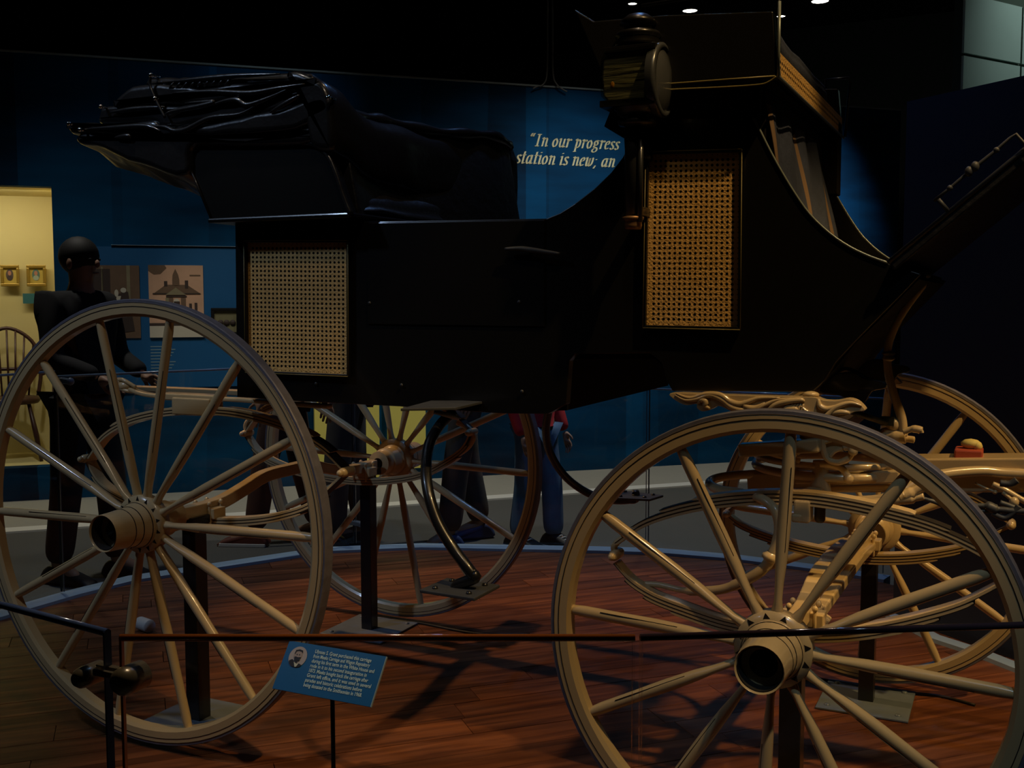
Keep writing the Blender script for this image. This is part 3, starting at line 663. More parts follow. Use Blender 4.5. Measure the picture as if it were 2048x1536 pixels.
# axles
def beam(path, w, h, name, par=CAR, m_=CREAM, bev=.004):
    P = [Vector(p) for p in path]; mb = MB(); v = []
    n = len(P); Wd = w if isinstance(w, list) else [w]*n; Hd = h if isinstance(h, list) else [h]*n
    for i in range(n):
        t = (P[min(i+1, n-1)]-P[max(i-1, 0)]).normalized(); side = t.cross(Vector((0, 0, 1))).normalized(); up = side.cross(t)
        for a, b in ((-1, -1), (1, -1), (1, 1), (-1, 1)): v.append(P[i]+side*a*Wd[i]/2+up*b*Hd[i]/2)
    mb.add(v, [(i*4+k, i*4+(k+1) % 4, (i+1)*4+(k+1) % 4, (i+1)*4+k) for i in range(n-1) for k in range(4)]+[(0, 1, 2, 3), tuple((n-1)*4+k for k in (3, 2, 1, 0))])
    return mb.build(name, m_, par, bevel=bev)
rax = crom([(0, .13, .614), (0, .30, .616), (0, .42, .64), (0, .52, .665), (0, .64, .668), (0, .76, .665), (0, .86, .64), (0, .98, .616), (0, 1.15, .614)], 4)
beam(rax, .034, .036, 'rear_axle')
fax = crom([(1.68, .13, .51), (1.685, .3, .515), (1.69, .45, .55), (1.70, .64, .56), (1.71, .83, .55), (1.715, .98, .515), (1.72, 1.15, .51)], 4)
beam(fax, .036, .04, 'front_axle')

def leafset(px, Y, wd, n_leaf, name, outward, th=.0075, lab=None, frac=.16):
    """one half of an elliptic spring: the first leaf is full length, the next ones shorter"""
    base = sxz(px, Y, 7); N = len(base); root = None
    for k in range(n_leaf):
        c = int(N*frac*k*.5); seg = base[c:N-c] if c else base
        if len(seg) < 4: break
        off = []
        for i in range(len(seg)):
            j = i+c; t = (base[min(j+1, N-1)]-base[max(j-1, 0)]).normalized(); nn = Vector((-t.y, t.x))
            off.append(seg[i]+nn*outward*(k*(th+.0009)))
        ends = [.45]+[1]*(len(seg)-2)+[.45]
        mb = MB(); mb.ribbon([(p.x, p.y) for p in off], Y-wd/2, Y+wd/2, [th*e for e in ends])
        if k == 0: root = mb.build(name, CREAM, CAR, bevel=.001)
        else: mb.build('leaf', CREAM, root, bevel=.001)
        if k < n_leaf-1:
            mb = MB(); o2 = [off[i]+(Vector((-(base[min(i+c+1, N-1)]-base[max(i+c-1, 0)]).normalized().y, (base[min(i+c+1, N-1)]-base[max(i+c-1, 0)]).normalized().x)))*outward*th*.5 for i in range(len(seg))]
            mb.ribbon([(p.x, p.y) for p in o2], Y-wd/2-.0006, Y+wd/2+.0006, .0016); mb.build('pinstripe', INK, root)
    return root
# rear springs
leafset([(182, 918), (215, 875), (260, 848), (320, 832), (390, 826), (470, 830), (540, 846), (600, 868), (650, 897), (692, 938)], .27, .036, 3, 'rear_spring', 1)
leafset([(178, 915), (205, 962), (250, 992), (310, 1015), (370, 1030), (440, 1036), (510, 1034), (570, 1024), (630, 1002), (692, 948)], .27, .036, 3, 'rear_spring', -1)
leafset([(497, 862), (520, 832), (560, 812), (620, 797), (700, 790), (780, 794), (850, 806), (905, 826), (940, 858)], 1.08, .036, 3, 'rear_spring', 1)
leafset([(497, 872), (520, 902), (560, 925), (620, 944), (700, 956), (770, 957), (840, 946), (890, 922), (928, 895), (943, 868)], 1.08, .036, 3, 'rear_spring', -1)
# front springs
leafset([(1236, 1086), (1290, 1050), (1360, 1026), (1440, 1011), (1530, 1004), (1620, 1007), (1700, 1019), (1780, 1037), (1860, 1060), (1940, 1095), (2018, 1140)], .30, .036, 4, 'front_spring', 1)
leafset([(1234, 1122), (1265, 1156), (1312, 1186), (1380, 1212), (1450, 1235), (1530, 1250), (1610, 1256), (1690, 1254), (1770, 1243), (1850, 1225), (1930, 1200), (2018, 1155)], .30, .036, 4, 'front_spring', -1)
leafset([(1458, 1022), (1500, 998), (1570, 978), (1660, 966), (1750, 964), (1850, 974), (1940, 996), (2020, 1045)], 1.12, .036, 3, 'front_spring', 1)
leafset([(1458, 1028), (1490, 1050), (1550, 1072), (1620, 1090), (1700, 1104), (1780, 1108), (1860, 1102), (1940, 1086), (2020, 1052)], 1.12, .036, 4, 'front_spring', -1)
def knuckle(px, Y, r=.013):
    q_ = onY(px, Y); mb = MB(); mb.lathe([(.001, -.03), (r*.8, -.028), (r, -.02), (r, .02), (r*.8, .028), (.001, .03)], q_, (0, 1, 0), 14); mb.ball(q_+Vector((0, -.033, 0)), r*.75, 10); mb.build('spring_knuckle', CREAM, CAR)
for px, Y in (((178, 916), .27), ((694, 943), .27), ((495, 866), 1.08), ((944, 864), 1.08), ((1233, 1108), .30), ((2020, 1150), .30), ((1456, 1025), 1.12), ((2022, 1048), 1.12)): knuckle(px, Y)
def hook(pts, r, nm='spring_shackle', m_=CREAM, flat=None, sub=None):
    return MB().tube(p3(pts), r, 10, flat=flat).build(nm, m_, sub or CAR)
hook([(1232, 1108, .30), (1228, 1095, .30), (1236, 1083, .30), (1246, 1076, .30)], .008)
hook([(495, 866, 1.08), (492, 850, 1.08), (505, 835, 1.08), (545, 815, 1.08)], .010)
hook([(915, 845, 1.08), (935, 855, 1.08), (947, 872, 1.08), (935, 895, 1.08), (905, 915, 1.08)], .010)
# clips and blocks where springs meet the axles
def clipblk(X, Y, Z, s=1, up=1):
    mb = MB(); mb.box((X, Y, Z), (.085*s, .05, .030)); mb.box((X, Y, Z-.02*up), (.06*s, .044, .014))
    for sx in (-1, 1):
        for sy in (-1, 1):
            mb.tube([(X+sx*.026*s, Y+sy*.024, Z-.032), (X+sx*.026*s, Y+sy*.024, Z+.028)], .0045, 6); mb.ball((X+sx*.026*s, Y+sy*.024, Z+.028), .008, 8)
    return mb.build('axle_clip', CREAM, CAR, bevel=.003)
clipblk(0, .27, .60); clipblk(0, 1.08, .60); clipblk(1.685, .30, .497, 1.1); clipblk(1.715, 1.12, .497, 1.1)
q_ = onY((395, 812), .27); mb = MB(); mb.box((q_.x, .27, q_.z), (.14, .06, .05)); mb.box((q_.x-.02, .27, q_.z+.025), (.22, .05, .02)); mb.build('spring_block', CREAM, CAR, bevel=.004)
q_ = onY((705, 785), 1.08); MB().box((q_.x, 1.08, q_.z), (.14, .06, .05)).build('spring_block', CREAM, CAR, bevel=.004)
# rear pump-handle beams with carved scroll ends
for Y, pts in ((.27, [(262, 778), (290, 788), (340, 794), (400, 797), (475, 799), (560, 806), (660, 813)]), ):
    mb = MB(); b_ = sxz(pts, Y, 5); mb.ribbon([(p.x, p.y) for p in b_], Y-.014, Y+.014, .012); bm_ = mb.build('rear_beam', CREAM, CAR, bevel=.004)
    q_ = onY((250, 772), Y); mb = MB(); mb.ball(q_, .022, 14, (1.25, .9, .75)); mb.ball(q_+Vector((-.018, -.005, .008)), .014, 12)
    mb.tube(p3([(270, 783, Y), (255, 782, Y-.01), (238, 775, Y-.01), (234, 764, Y-.01), (243, 759, Y-.01), (254, 764, Y-.01), (272, 775, Y)]), [.006]*6*6+[.004], 8); mb.build('scroll_end', CREAM, bm_)
beam([onY((262, 776), 1.0)*1.0, onY((600, 790), 1.0)], .04, .02, 'rear_beam')

# ---- body
YN, YF = .20, 1.08
side_px = [(470, 448), (1093, 437), (1120, 426), (1150, 407), (1190, 376), (1222, 345), (1245, 315), (1262, 285), (1275, 250), (1290, 238), (1506, 234), (1520, 262), (1540, 302), (1562, 342), (1590, 388), (1620, 430), (1660, 468), (1700, 495), (1740, 514), (1777, 527), (1842, 548), (1800, 592), (1750, 642), (1705, 688), (1672, 724), (1650, 760), (1625, 784), (1345, 782), (1332, 760), (1322, 724), (1300, 706), (1150, 708), (1138, 722), (1132, 808), (1095, 828), (1000, 827), (800, 813), (590, 802), (474, 794)]
sd = xz(side_px, YN)
for y0, y1, nm in ((YN, YN+.028, 'side_panel'), (YF-.028, YF, 'side_panel')):
    mb = MB(); mb.prism([(p.x, p.y) for p in sd], y0, y1); mb.build(nm, BLACK, CAR, bevel=.002)
def cross(pts, Ya, Yb, th, name, m_=BLACK2, par=CAR): # transverse panel following a side path
    b_ = xz(pts, YN); mb = MB(); mb.ribbon([(p.x, p.y) for p in b_], Ya, Yb, th); return mb.build(name, m_, par)
cross([(475, 450), (479, 790)], YN+.03, YF-.03, .02, 'rear_panel')
cross([(478, 786), (600, 795), (800, 806), (1000, 820), (1120, 818), (1127, 720), (1150, 712), (1300, 712)], YN+.03, YF-.03, .015, 'floor_board')
cross([(1340, 776), (1620, 778), (1660, 735), (1700, 685), (1750, 636), (1830, 553)], YN+.03, YF-.03, .015, 'boot_bottom')
cross([(1300, 712), (1320, 730), (1338, 770)], YN+.03, YF-.03, .01, 'boot_back')
cross([(1110, 436), (1130, 700)], YN+.03, YF-.03, .015, 'seat_partition')
cross([(1500, 240), (1500, 560), (1640, 560), (1830, 545)], YN+.03, YF-.03, .012, 'footwell', BLACK2)
# silver edge on the driver footwell
for Y in (YN-.001, YF+.001):
    ed = sxz([(1506, 236), (1520, 262), (1540, 302), (1562, 342), (1590, 388), (1620, 430), (1660, 468), (1700, 495), (1740, 514), (1777, 527)], YN, 3)
    MB().tube([(p.x, Y+(.0 if Y < .6 else -.02), p.y+.001) for p in ed], .0028, 6).build('edge_strip', SILVER, CAR)
# door seams, handle, screws
dp = MB(); 
for a_, b_ in (((1092, 440), (1092, 655)), ((735, 650), (1092, 655)), ((735, 445), (735, 650))):
    pa_, pb_ = onY(a_, YN-.001), onY(b_, YN-.001); dp.tube([pa_, pb_], .0022, 4, False)
door_pts = xz([(737, 446), (1090, 440), (1090, 653), (737, 648)], YN)
dr = MB().prism([(p.x, p.y) for p in door_pts], YN-.004, YN+.001).build('door', BLACK, CAR, bevel=.0015)
hp = [onY(p, YN-.02) for p in ((1010, 498), (1040, 497), (1062, 500), (1084, 503), (1120, 508))]
mb = MB(); mb.tube(crom(hp, 4), [.0035+.003*math.sin(PI*i/16) for i in range(17)], 8); mb.tube([onY((1062, 500), YN-.02), onY((1062, 500), YN)], .005, 8); mb.build('door_handle', GREY_IRON, dr)
for p in ((1038, 604), (515, 764), (632, 767), (803, 770), (1044, 783), (739, 606)):
    MB().lathe([(.001, .0025), (.004, .0018), (.0045, 0)], onY(p, YN-.004), (0, -1, 0), 8).build('screw', GREY_IRON, CAR)
# cane panels with real holes
def lattice(mb, C, nc, nr, hole=.29, edge=1):
    """C: corners tl,tr,br,bl (Vector); grid of square cells each with an octagonal hole"""
    tl, tr, br, bl = C
    def at(u, v): return (tl*(1-u)+tr*u)*(1-v)+(bl*(1-u)+br*u)*v
    tu, tv = nc+2*edge, nr+2*edge
    for i in range(tu):
        for j in range(tv):
            he = hole if edge <= i < tu-edge and edge <= j < tv-edge else hole*.38
            cx, cy = (i+.5)/tu, (j+.5)/tv; v = []
            for k in range(8):
                a = PI/4*k; ox, oy = math.cos(a), math.sin(a); m_ = max(abs(ox), abs(oy)); v.append(at(cx+ox/m_*.5/tu, cy+oy/m_*.5/tv))
            for k in range(8):
                a = PI/4*k; v.append(at(cx+math.cos(a)*he/tu, cy+math.sin(a)*he/tv))
            mb.add(v, [(k, (k+1) % 8, 8+(k+1) % 8, 8+k) for k in range(8)])
def cane_window(px, nc, nr, Y, inner, fr_w, name='cane_panel', lab=None):
    o4 = [onY(p, Y) for p in px]; c = sum(o4, Vector())/4
    def shrink(d, y): return [Vector((p.x+(d if p.x < c.x else -d), y, p.z+(d if p.z < c.z else -d))) for p in o4]
    mb = MB(); back = shrink(.004, Y-.0025); mb.slab(back, (0, .0012, 0)); root = mb.build(name, BLACK2, CAR)
    if lab: root['label'] = lab
    mb = MB(); lattice(mb, shrink(inner, Y-.0035), nc, nr); mb.build('cane_weave', CANE, root)
    ring_o, ring_i = shrink(.0012, Y-.003), shrink(fr_w, Y-.003)
    mb = MB()
    for i in range(4):
        a_, b_, c_, d_ = ring_o[i], ring_o[(i+1) % 4], ring_i[(i+1) % 4], ring_i[i]; mb.slab([a_, b_, c_, d_], (0, -.011, 0))
    mb.build('frame', BLACK, root, bevel=.0015)
    mb = MB(); o_ = shrink(.0012, Y-.0142)
    for i in range(4): mb.tube([o_[i], o_[(i+1) % 4]], .0011, 6)
    mb.build('pinstripe', GOLD, root)
    return root
cane_window([(493.5, 480.5), (702.7, 480.5), (703.3, 753.5), (496.5, 745)], 23, 27, YN, .0035, .0065, lab='duller cane panel on the rear quarter')
cane_window([(1294, 304), (1488, 298.5), (1484.5, 660.5), (1288.5, 656.5)], 16, 32, YN, .0045, .0075, lab='brighter amber cane panel below the driver seat')

# ---- rear tub under the hood
tub_px = [(362, 290), (604, 283), (632, 288), (655, 308), (672, 345), (687, 390), (703, 431), (424, 443)]
TN, TF = .14, 1.14
tb = xz(tub_px, TN); tub = None
for y0, y1 in ((TN, TN+.03), (TF-.03, TF)):
    o = MB().prism([(p.x, p.y) for p in tb], y0, y1).build('tub_side', BLACK, CAR, bevel=.003)
a_, b_ = tb[0], tb[-1]; mb = MB(); mb.ribbon([(a_.x+.01, a_.y), (b_.x+.01, b_.y)], TN+.03, TF-.03, .02); mb.build('tub_back', BLACK, CAR)
mb = MB(); q1, q2 = onY((420, 442), TN), onY((704, 430), TN); mb.box(((q1+q2)/2)+Vector((0, .5, 0)), ((q2-q1).length, 1.02, .012)); mb.build('tub_moulding', BLACK, CAR, bevel=.004)
for Y in (TN-.004,):
    mb = MB(); mb.tube([Vector((p.x, Y, p.y)) for p in sxz([(604, 284), (634, 290), (656, 310), (673, 346), (688, 391), (704, 431)], TN, 4)], .008, 8); mb.tube([onY((362, 291), Y), onY((424, 443), Y)], .003, 6); mb.tube([onY((424, 441), Y), onY((704, 430), Y)], .005, 8); mb.tube([onY((380, 290), Y), onY((600, 284), Y)], .004, 8); mb.build('tub_beading', LEATHER, CAR)
# hood: six folded leather lobes
HN, HF = .115, 1.165
lobes = [
 [(150, 283), (200, 300), (270, 325), (366, 351), (374, 300), (430, 291), (600, 284), (642, 286), (646, 246), (560, 260), (420, 268), (300, 266), (200, 264), (152, 266)],
 [(136, 256), (136, 243), (200, 246), (300, 240), (330, 252), (450, 238), (560, 213), (640, 188), (652, 230), (562, 262), (420, 272), (300, 268), (200, 268), (150, 266)],
 [(192, 225), (204, 209), (262, 206), (330, 205), (440, 203), (540, 188), (622, 168), (648, 190), (562, 217), (450, 241), (330, 254), (300, 243), (200, 249)],
 [(228, 200), (252, 178), (300, 166), (400, 168), (520, 164), (602, 158), (632, 170), (540, 191), (440, 208), (320, 212), (232, 214)],
 [(286, 163), (300, 149), (345, 157), (400, 149), (480, 146), (590, 142), (616, 150), (618, 166), (520, 171), (400, 174), (300, 176)],
 [(566, 152), (600, 144), (640, 158), (660, 184), (667, 222), (664, 290), (648, 300), (618, 288), (604, 230), (588, 180)]]
hood = None
for i, lb in enumerate(lobes):
    pl = sxz(lb, HN, 4, True); mb = MB(); pillow(mb, pl, HN+(.0 if i % 2 else .006), HF, .016, .010, i*3.7, 16, .065)
    o = mb.build('hood' if hood is None else 'hood_fold', LEATHER, hood or CAR)
    if hood is None: hood = o; o['label'] = 'folded black leather hood'
# creases as soft ridges on the folded side
cre = [[(345, 186), (420, 183), (500, 186), (560, 176), (610, 168)], [(370, 206), (430, 203), (402, 212), (350, 222), (330, 228)], [(405, 216), (450, 202), (475, 200), (495, 210), (540, 195), (575, 178)], [(300, 252), (330, 254), (350, 262), (375, 258), (420, 236), (480, 228), (520, 205)], [(170, 258), (230, 255), (290, 252), (320, 262)], [(540, 225), (575, 205), (600, 190)], [(345, 163), (400, 158), (470, 152), (560, 148)], [(220, 225), (270, 218), (330, 214)], [(230, 275), (255, 272), (262, 276)]]
mb = MB()
for c in cre:
    p_ = crom([onY(q, HN-.002) for q in c], 5); mb.tube(p_, [.0065*math.sin(PI*(i+.6)/(len(p_)+.2))+.001 for i in range(len(p_))], 8)
for k in range(9): mb.tube([onY((350+14*k, 163-k*.8), HN-.001), onY((342+14*k, 172-k*.8), HN-.002), onY((338+14*k, 178-k*.8), HN+.002)], [.002, .004, .001], 6)
mb.build('hood_crease', LEATHER, hood)
for p in ((302, 150), (202, 213), (138, 247), (656, 195), (310, 197), (160, 259)):
    c = onY(p, HN-.012); mb = MB(); mb.ball(c, .0065, 10); mb.tube([c, c+Vector((0, .03, 0))], .004, 6); mb.build('hood_knob', CHROME, hood)
MB().tube(p3([(302, 152, HN-.01), (300, 170, HN-.01), (312, 200, HN-.01), (330, 235, HN-.01)]), .004, 6).build('hood_iron', IRON, hood)
# backrest and cushion inside
top = [onY((p[0], p[1]), p[2]) for p in ((684, 232, .2), (735, 236, .35), (785, 246, .48), (860, 262, .66), (930, 268, .82), (985, 272, .97), (1018, 290, 1.08))]
tp_ = crom(top, 4); mb = MB(); n_ = len(tp_); v = []
for p in tp_: v += [(p.x, p.y, p.z), (p.x+.06, p.y, 1.36), (p.x-.06, p.y, 1.36), (p.x-.09, p.y, p.z)]
mb.add(v, [(i*4+k, i*4+(k+1) % 4, (i+1)*4+(k+1) % 4, (i+1)*4+k) for i in range(n_-1) for k in range(4)]+[(0, 1, 2, 3), tuple((n_-1)*4+k for k in range(4))], True)
br_ = mb.build('backrest', LEATHER2, CAR, bevel=.006)
MB().tube(tp_, [.016+.004*math.sin(i*1.3) for i in range(n_)], 10).build('back_roll', LEATHER, br_)
MB().tube(p3([(950, 292, 1.0), (975, 283, 1.02), (1005, 284, 1.06), (1022, 296, 1.10)]), [.004]*6+[.010]*7+[.012]*6, 8).build('back_fold', LEATHER2, br_)
# far quarter of the tub seen inside
fq = xz([(940, 300), (1015, 292), (1025, 320), (1026, 372), (1024, 440), (900, 440)], 1.08); MB().prism([(p.x, p.y) for p in fq], 1.08, 1.12).build('quarter_panel', LEATHER2, CAR, bevel=.004)
MB().tube(p3([(1010, 380, 1.1), (1014, 372, 1.1), (1024, 374, 1.1), (1027, 400, 1.1), (1026, 430, 1.1)]), .005, 8).build('grab_loop', SILVER, CAR)
qf = onY((700, 372), .2); mb = MB(); pf = crom([Vector((qf.x-.34, qf.z-.03)), Vector((qf.x-.3, qf.z)), Vector((qf.x-.05, qf.z)), Vector((qf.x, qf.z-.012)), Vector((qf.x+.012, qf.z-.045)), Vector((qf.x, qf.z-.07)), Vector((qf.x-.3, qf.z-.075))], 4, True)
pillow(mb, pf, .215, 1.06, .03, .014, 5, 12); mb.build('seat_cushion', LEATHER2, CAR)

# ---- driver's seat
SN, SF = .14, 1.05
seat_px = [(1148, 18), (1188, 42), (1330, 30), (1546, 22), (1557, 153), (1520, 160), (1345, 178), (1262, 184), (1214, 206), (1196, 130)]
sp_ = xz(seat_px, SN)
ss = MB().prism([(p.x, p.y) for p in sp_], SN, SN+.03).build('driver_seat', BLACK, CAR, bevel=.003); ss['label'] = 'raised box seat of the driver'
MB().prism([(p.x, p.y) for p in sp_], SF-.03, SF).build('seat_side', BLACK, ss, bevel=.003)
fx, zb_ = onY((1557, 153), SN).x, onY((1557, 153), SN).z; ztp = onY((1555, 100), SN).z
mb = MB(); mb.span((fx-.36, SN+.03, zb_+.0), (fx-.012, SF-.03, zb_+.02)); mb.build('seat_bottom', BLACK2, ss)
mb = MB(); mb.span((fx-.02, SN+.03, zb_), (fx-.008, SF-.03, ztp+.004)); mb.build('seat_front', BLACK2, ss)
mb = MB(); lattice(mb, [Vector((fx-.003, SN+.004, ztp)), Vector((fx-.003, SF-.01, ztp)), Vector((fx-.003, SF-.01, zb_+.006)), Vector((fx-.003, SN+.004, zb_+.006))], 46, 2, .3, 1); mb.build('cane_weave', CANE, ss)
mb = MB(); mb.tube([(fx, SN-.002, zb_+.15), (fx, SN-.002, ztp), (fx, SN-.002, zb_), (fx, SF, zb_)], .0035, 6); mb.build('edge_strip', SILVER, ss)
mb = MB(); mb.tube([onY(p, SN-.002) for p in ((1255, 172), (1345, 167), (1450, 159), (1550, 152))], .0018, 6); mb.tube(p3([(1255, 186, SN-.002), (1345, 179, SN-.002), (1450, 174, SN-.002), (1518, 169, SN-.002), (1538, 163, SN-.002), (1552, 153, SN-.002)]), .0018, 6); mb.build('pinstripe', GOLD, ss)
mb = MB(); pf = crom([Vector((fx-.33, ztp)), Vector((fx-.31, ztp+.05)), Vector((fx-.05, ztp+.055)), Vector((fx-.015, ztp+.035)), Vector((fx-.015, ztp+.005)), Vector((fx-.05, ztp-.01))], 4, True); pillow(mb, pf, SN+.05, .84, .025, .004, 8, 8); mb.build('cushion', CLOTH, ss)
mb = MB(); mb.tube([(fx-.05, SF-.012, ztp), (fx-.05, SF-.012, ztp+.11), (fx+.012, SF-.012, ztp+.11), (fx+.016, SF-.012, ztp+.095), (fx+.006, SF-.012, zb_)], .004, 8); mb.tube([(fx-.3, SN+.015, zb_+.18), (fx-.005, SN+.012, zb_+.19), (fx-.002, SN+.012, zb_+.05)], .004, 8); mb.build('seat_rail', IRON, ss)
mb = MB(); mb.prism([(p.x, p.y) for p in xz([(1150, 20), (1186, 42), (1234, 180), (1212, 206)], SN)], SN+.03, SF-.03); mb.build('seat_back', BLACK2, ss)
# riser below the seat
rz_ = xz([(1206, 252), (1218, 222), (1262, 186), (1520, 170), (1518, 240), (1290, 242), (1246, 276)], YN)
for y0, y1 in ((YN+.005, YN+.028), (YF-.06, YF-.035)): MB().prism([(p.x, p.y) for p in rz_], y0, y1).build('seat_riser', BLACK2, CAR, bevel=.002)
cross([(1520, 172), (1518, 300)], YN+.03, YF-.07, .012, 'riser_front', BLACK2)
MB().box((onY((1520, 180), YN).x+.02, 1.0, 1.60), (.06, .05, .20)).build('riser_bracket', BLACK2, CAR, bevel=.004)
# hanging cloth with tan stripes
mb = MB(); nx, nz = 26, 14; v = []; xa = onY((1522, 236), YN+.03).x; mi = []
for j in range(nz+1):
    for i in range(nx+1):
        u, w_ = i/nx, j/nz; y = YN+.035+u*.66; z = 1.63-w_*.34
        x = xa+.010+.035*math.sin(w_*1.6)*(.4+.6*u)+.006*math.sin(u*23+w_*4)+.03*w_; v.append((x, y, z))
fs = []
for j in range(nz):
    for i in range(nx):
        fs.append((j*(nx+1)+i, j*(nx+1)+i+1, (j+1)*(nx+1)+i+1, (j+1)*(nx+1)+i)); mi.append(1 if i in (0, 12, 24) else 0)
b0 = len(mb.mi); mb.add(v, fs, True); mb.mi = mi; ap = mb.build('seat_apron', [CLOTH, TAN], CAR); ap['label'] = 'blue-grey cloth with tan stripes'; sm = ap.modifiers.new('s', 'SOLIDIFY'); sm.thickness = .003

# ---- dashboard
da = onY((1777, 527), .17); db = onY((2048, 303), .17); dd = (db-da); de = da+dd*2.6
nrm = Vector((-dd.z, 0, dd.x)).normalized()
mb = MB(); mb.slab([da, de, de+Vector((0, .9, 0)), da+Vector((0, .9, 0))], -nrm*.018); dash = mb.build('dashboard', LEATHER2, CAR, bevel=.004)
for off_ in (Vector((0, 0, 0))+nrm*.002, Vector((0, .9, 0))): MB().tube([da+off_, de+off_], .005, 8).build('edge_roll', GREY_IRON, dash)
rl = [onY(p, .16) for p in ((1868, 402), (1900, 376), (1935, 346), (1948, 336), (1993, 300), (2020, 276), (2032, 268), (2048, 286), (2058, 300))]
mb = MB(); mb.tube(rl, [.0035, .003, .0035, .004, .0035, .003, .003, .003, .003], 8)
for i_ in (1, 4): mb.ball(rl[i_], .006, 10)
for a_ in ((1938, 343), (1950, 333)): mb.ball(onY(a_, .155), .008, 12, (1, 1, 1.3))
mb.tube([onY((1876, 398), .16), onY((1898, 424), .17)], .0045, 8); mb.build('dash_rail', CHROME if False else GREY_IRON, dash)
# toe iron under dash and curved cream stays
MB().ball(onY((1842, 548), .5), .02, 12, (1.2, 1, .7)).build('stay_boss', GREY_IRON, CAR)
pth = p3([(1828, 556, .50), (1846, 568, .50), (1838, 582, .50), (1815, 612, .50), (1792, 650, .50), (1777, 690, .50), (1775, 730, .50), (1782, 770, .50), (1795, 810, .50), (1804, 840, .50), (1806, 872, .50)])
MB().tube(pth, [.007+.004*i/len(pth) for i in range(len(pth))], 10).build('curved_stay', CREAM, CAR)
q_ = onY((1777, 712), .50); MB().lathe([(.008, -.012), (.016, -.006), (.010, 0), (.016, .006), (.008, .012)], q_, (0, 0, 1), 14).build('stay_collar', CREAM, CAR)
# dark underside brackets between boot and gear
for Y in (.34, .92):
    mb = MB(); mb.prism([(p.x, p.y) for p in crom(xz([(1640, 782), (1668, 750), (1700, 744), (1716, 747), (1732, 757), (1766, 762), (1772, 775), (1745, 782), (1728, 806), (1700, 800), (1680, 790)], .34), 3, True)], Y-.012, Y+.012); mb.build('boot_bracket', IRON, CAR, bevel=.002)
mb = MB(); mb.tube(p3([(1658, 700, .36), (1655, 728, .36), (1662, 742, .36), (1672, 752, .36)]), .005, 8); mb.tube(p3([(1668, 750, .36), (1690, 738, .36), (1715, 746, .36), (1740, 760, .36), (1770, 766, .36)]), .005, 8); mb.build('scroll_iron', OLIVE, CAR)

# ---- carved board and turning gear at the front
YB = .185
def carved(Y, name='carved_board', relief=True):
    out = crom(xz([(1345, 785), (1420, 787), (1500, 790), (1600, 792), (1632, 793), (1650, 799), (1675, 800), (1698, 796), (1716, 801), (1729, 813), (1731, 820), (1712, 822), (1697, 829), (1680, 833), (1650, 838), (1620, 842), (1590, 846), (1545, 846), (1500, 836), (1478, 826), (1460, 818), (1440, 810), (1425, 818), (1408, 821), (1398, 814), (1397, 806), (1378, 809), (1358, 801)], YB), 3, True)
    o = MB().prism([(p.x, p.y) for p in out], Y-.018, Y+.018).build(name, CREAM, CAR, bevel=.004)
    if relief:
        rib = [[(1350, 790), (1370, 800), (1395, 798), (1420, 790), (1445, 800), (1465, 815), (1500, 822), (1530, 810), (1555, 800), (1600, 797)],
               [(1352, 787), (1380, 796), (1410, 788), (1440, 790), (1460, 803), (1480, 808), (1500, 802), (1520, 796), (1560, 796)],
               [(1396, 808), (1402, 800), (1412, 803), (1410, 812), (1420, 817)],
               [(1490, 800), (1490, 812), (1510, 816), (1530, 806)], [(1535, 836), (1540, 818), (1560, 806), (1600, 800), (1608, 804)],
               [(1560, 838), (1570, 822), (1590, 818), (1598, 824)], [(1602, 812), (1612, 822), (1630, 834), (1650, 834), (1670, 816), (1700, 806), (1724, 812)],
               [(1637, 798), (1640, 812), (1655, 818), (1680, 810)], [(1662, 828), (1680, 824), (1700, 826)]]
        for r_ in rib:
            p_ = crom([onY(q, Y-.019) for q in r_], 4); MB().tube(p_, [.0055*math.sin(PI*(i+.8)/(len(p_)+.6))+.0012 for i in range(len(p_))], 8).build('carved_scroll', CREAM, o)
        for k in range(6):
            p_ = crom([onY(q, Y-.019) for q in ((1560+k*8, 836), (1562+k*8, 826), (1570+k*7, 816), (1582+k*5, 808))], 3); MB().tube(p_, [.0025*math.sin(PI*(i+.8)/(len(p_)+.6))+.0008 for i in range(len(p_))], 6).build('carved_leaf', CREAM, o)
    q_ = onY((1622, 789), Y); MB().ball(q_, .0135, 14, (1.3, 1.2, .55)).build('bolt_head', CREAM, o)
    return o
cb1 = carved(YB); cb1['label'] = 'carved board with scrolling leaves'
carved(.95, relief=False)
def W3(px, py, Y): return onY((px, py), Y)
# transom and turntable plates
zt = W3(1560, 868, .5).z; xm = 1.69
mb = MB(); mb.box((xm, .66, zt+.012), (.08, .52, .03)); mb.build('transom', CREAM, CAR, bevel=.005)
mb = MB(); 
ring_c = Vector((xm, .64, W3(1500, 945, .45).z)); v = []
for k in range(49):
    a = 2*PI*k/48; v.append(ring_c+Vector((math.cos(a)*.19, math.sin(a)*.19, 0)))
MB().tube(v, .011, 8, flat=.8).build('fifth_wheel', CREAM, CAR)
v = [p+Vector((0, 0, .026)) for p in v]; MB().tube(v, .008, 8, flat=.8).build('fifth_wheel', CREAM, CAR)
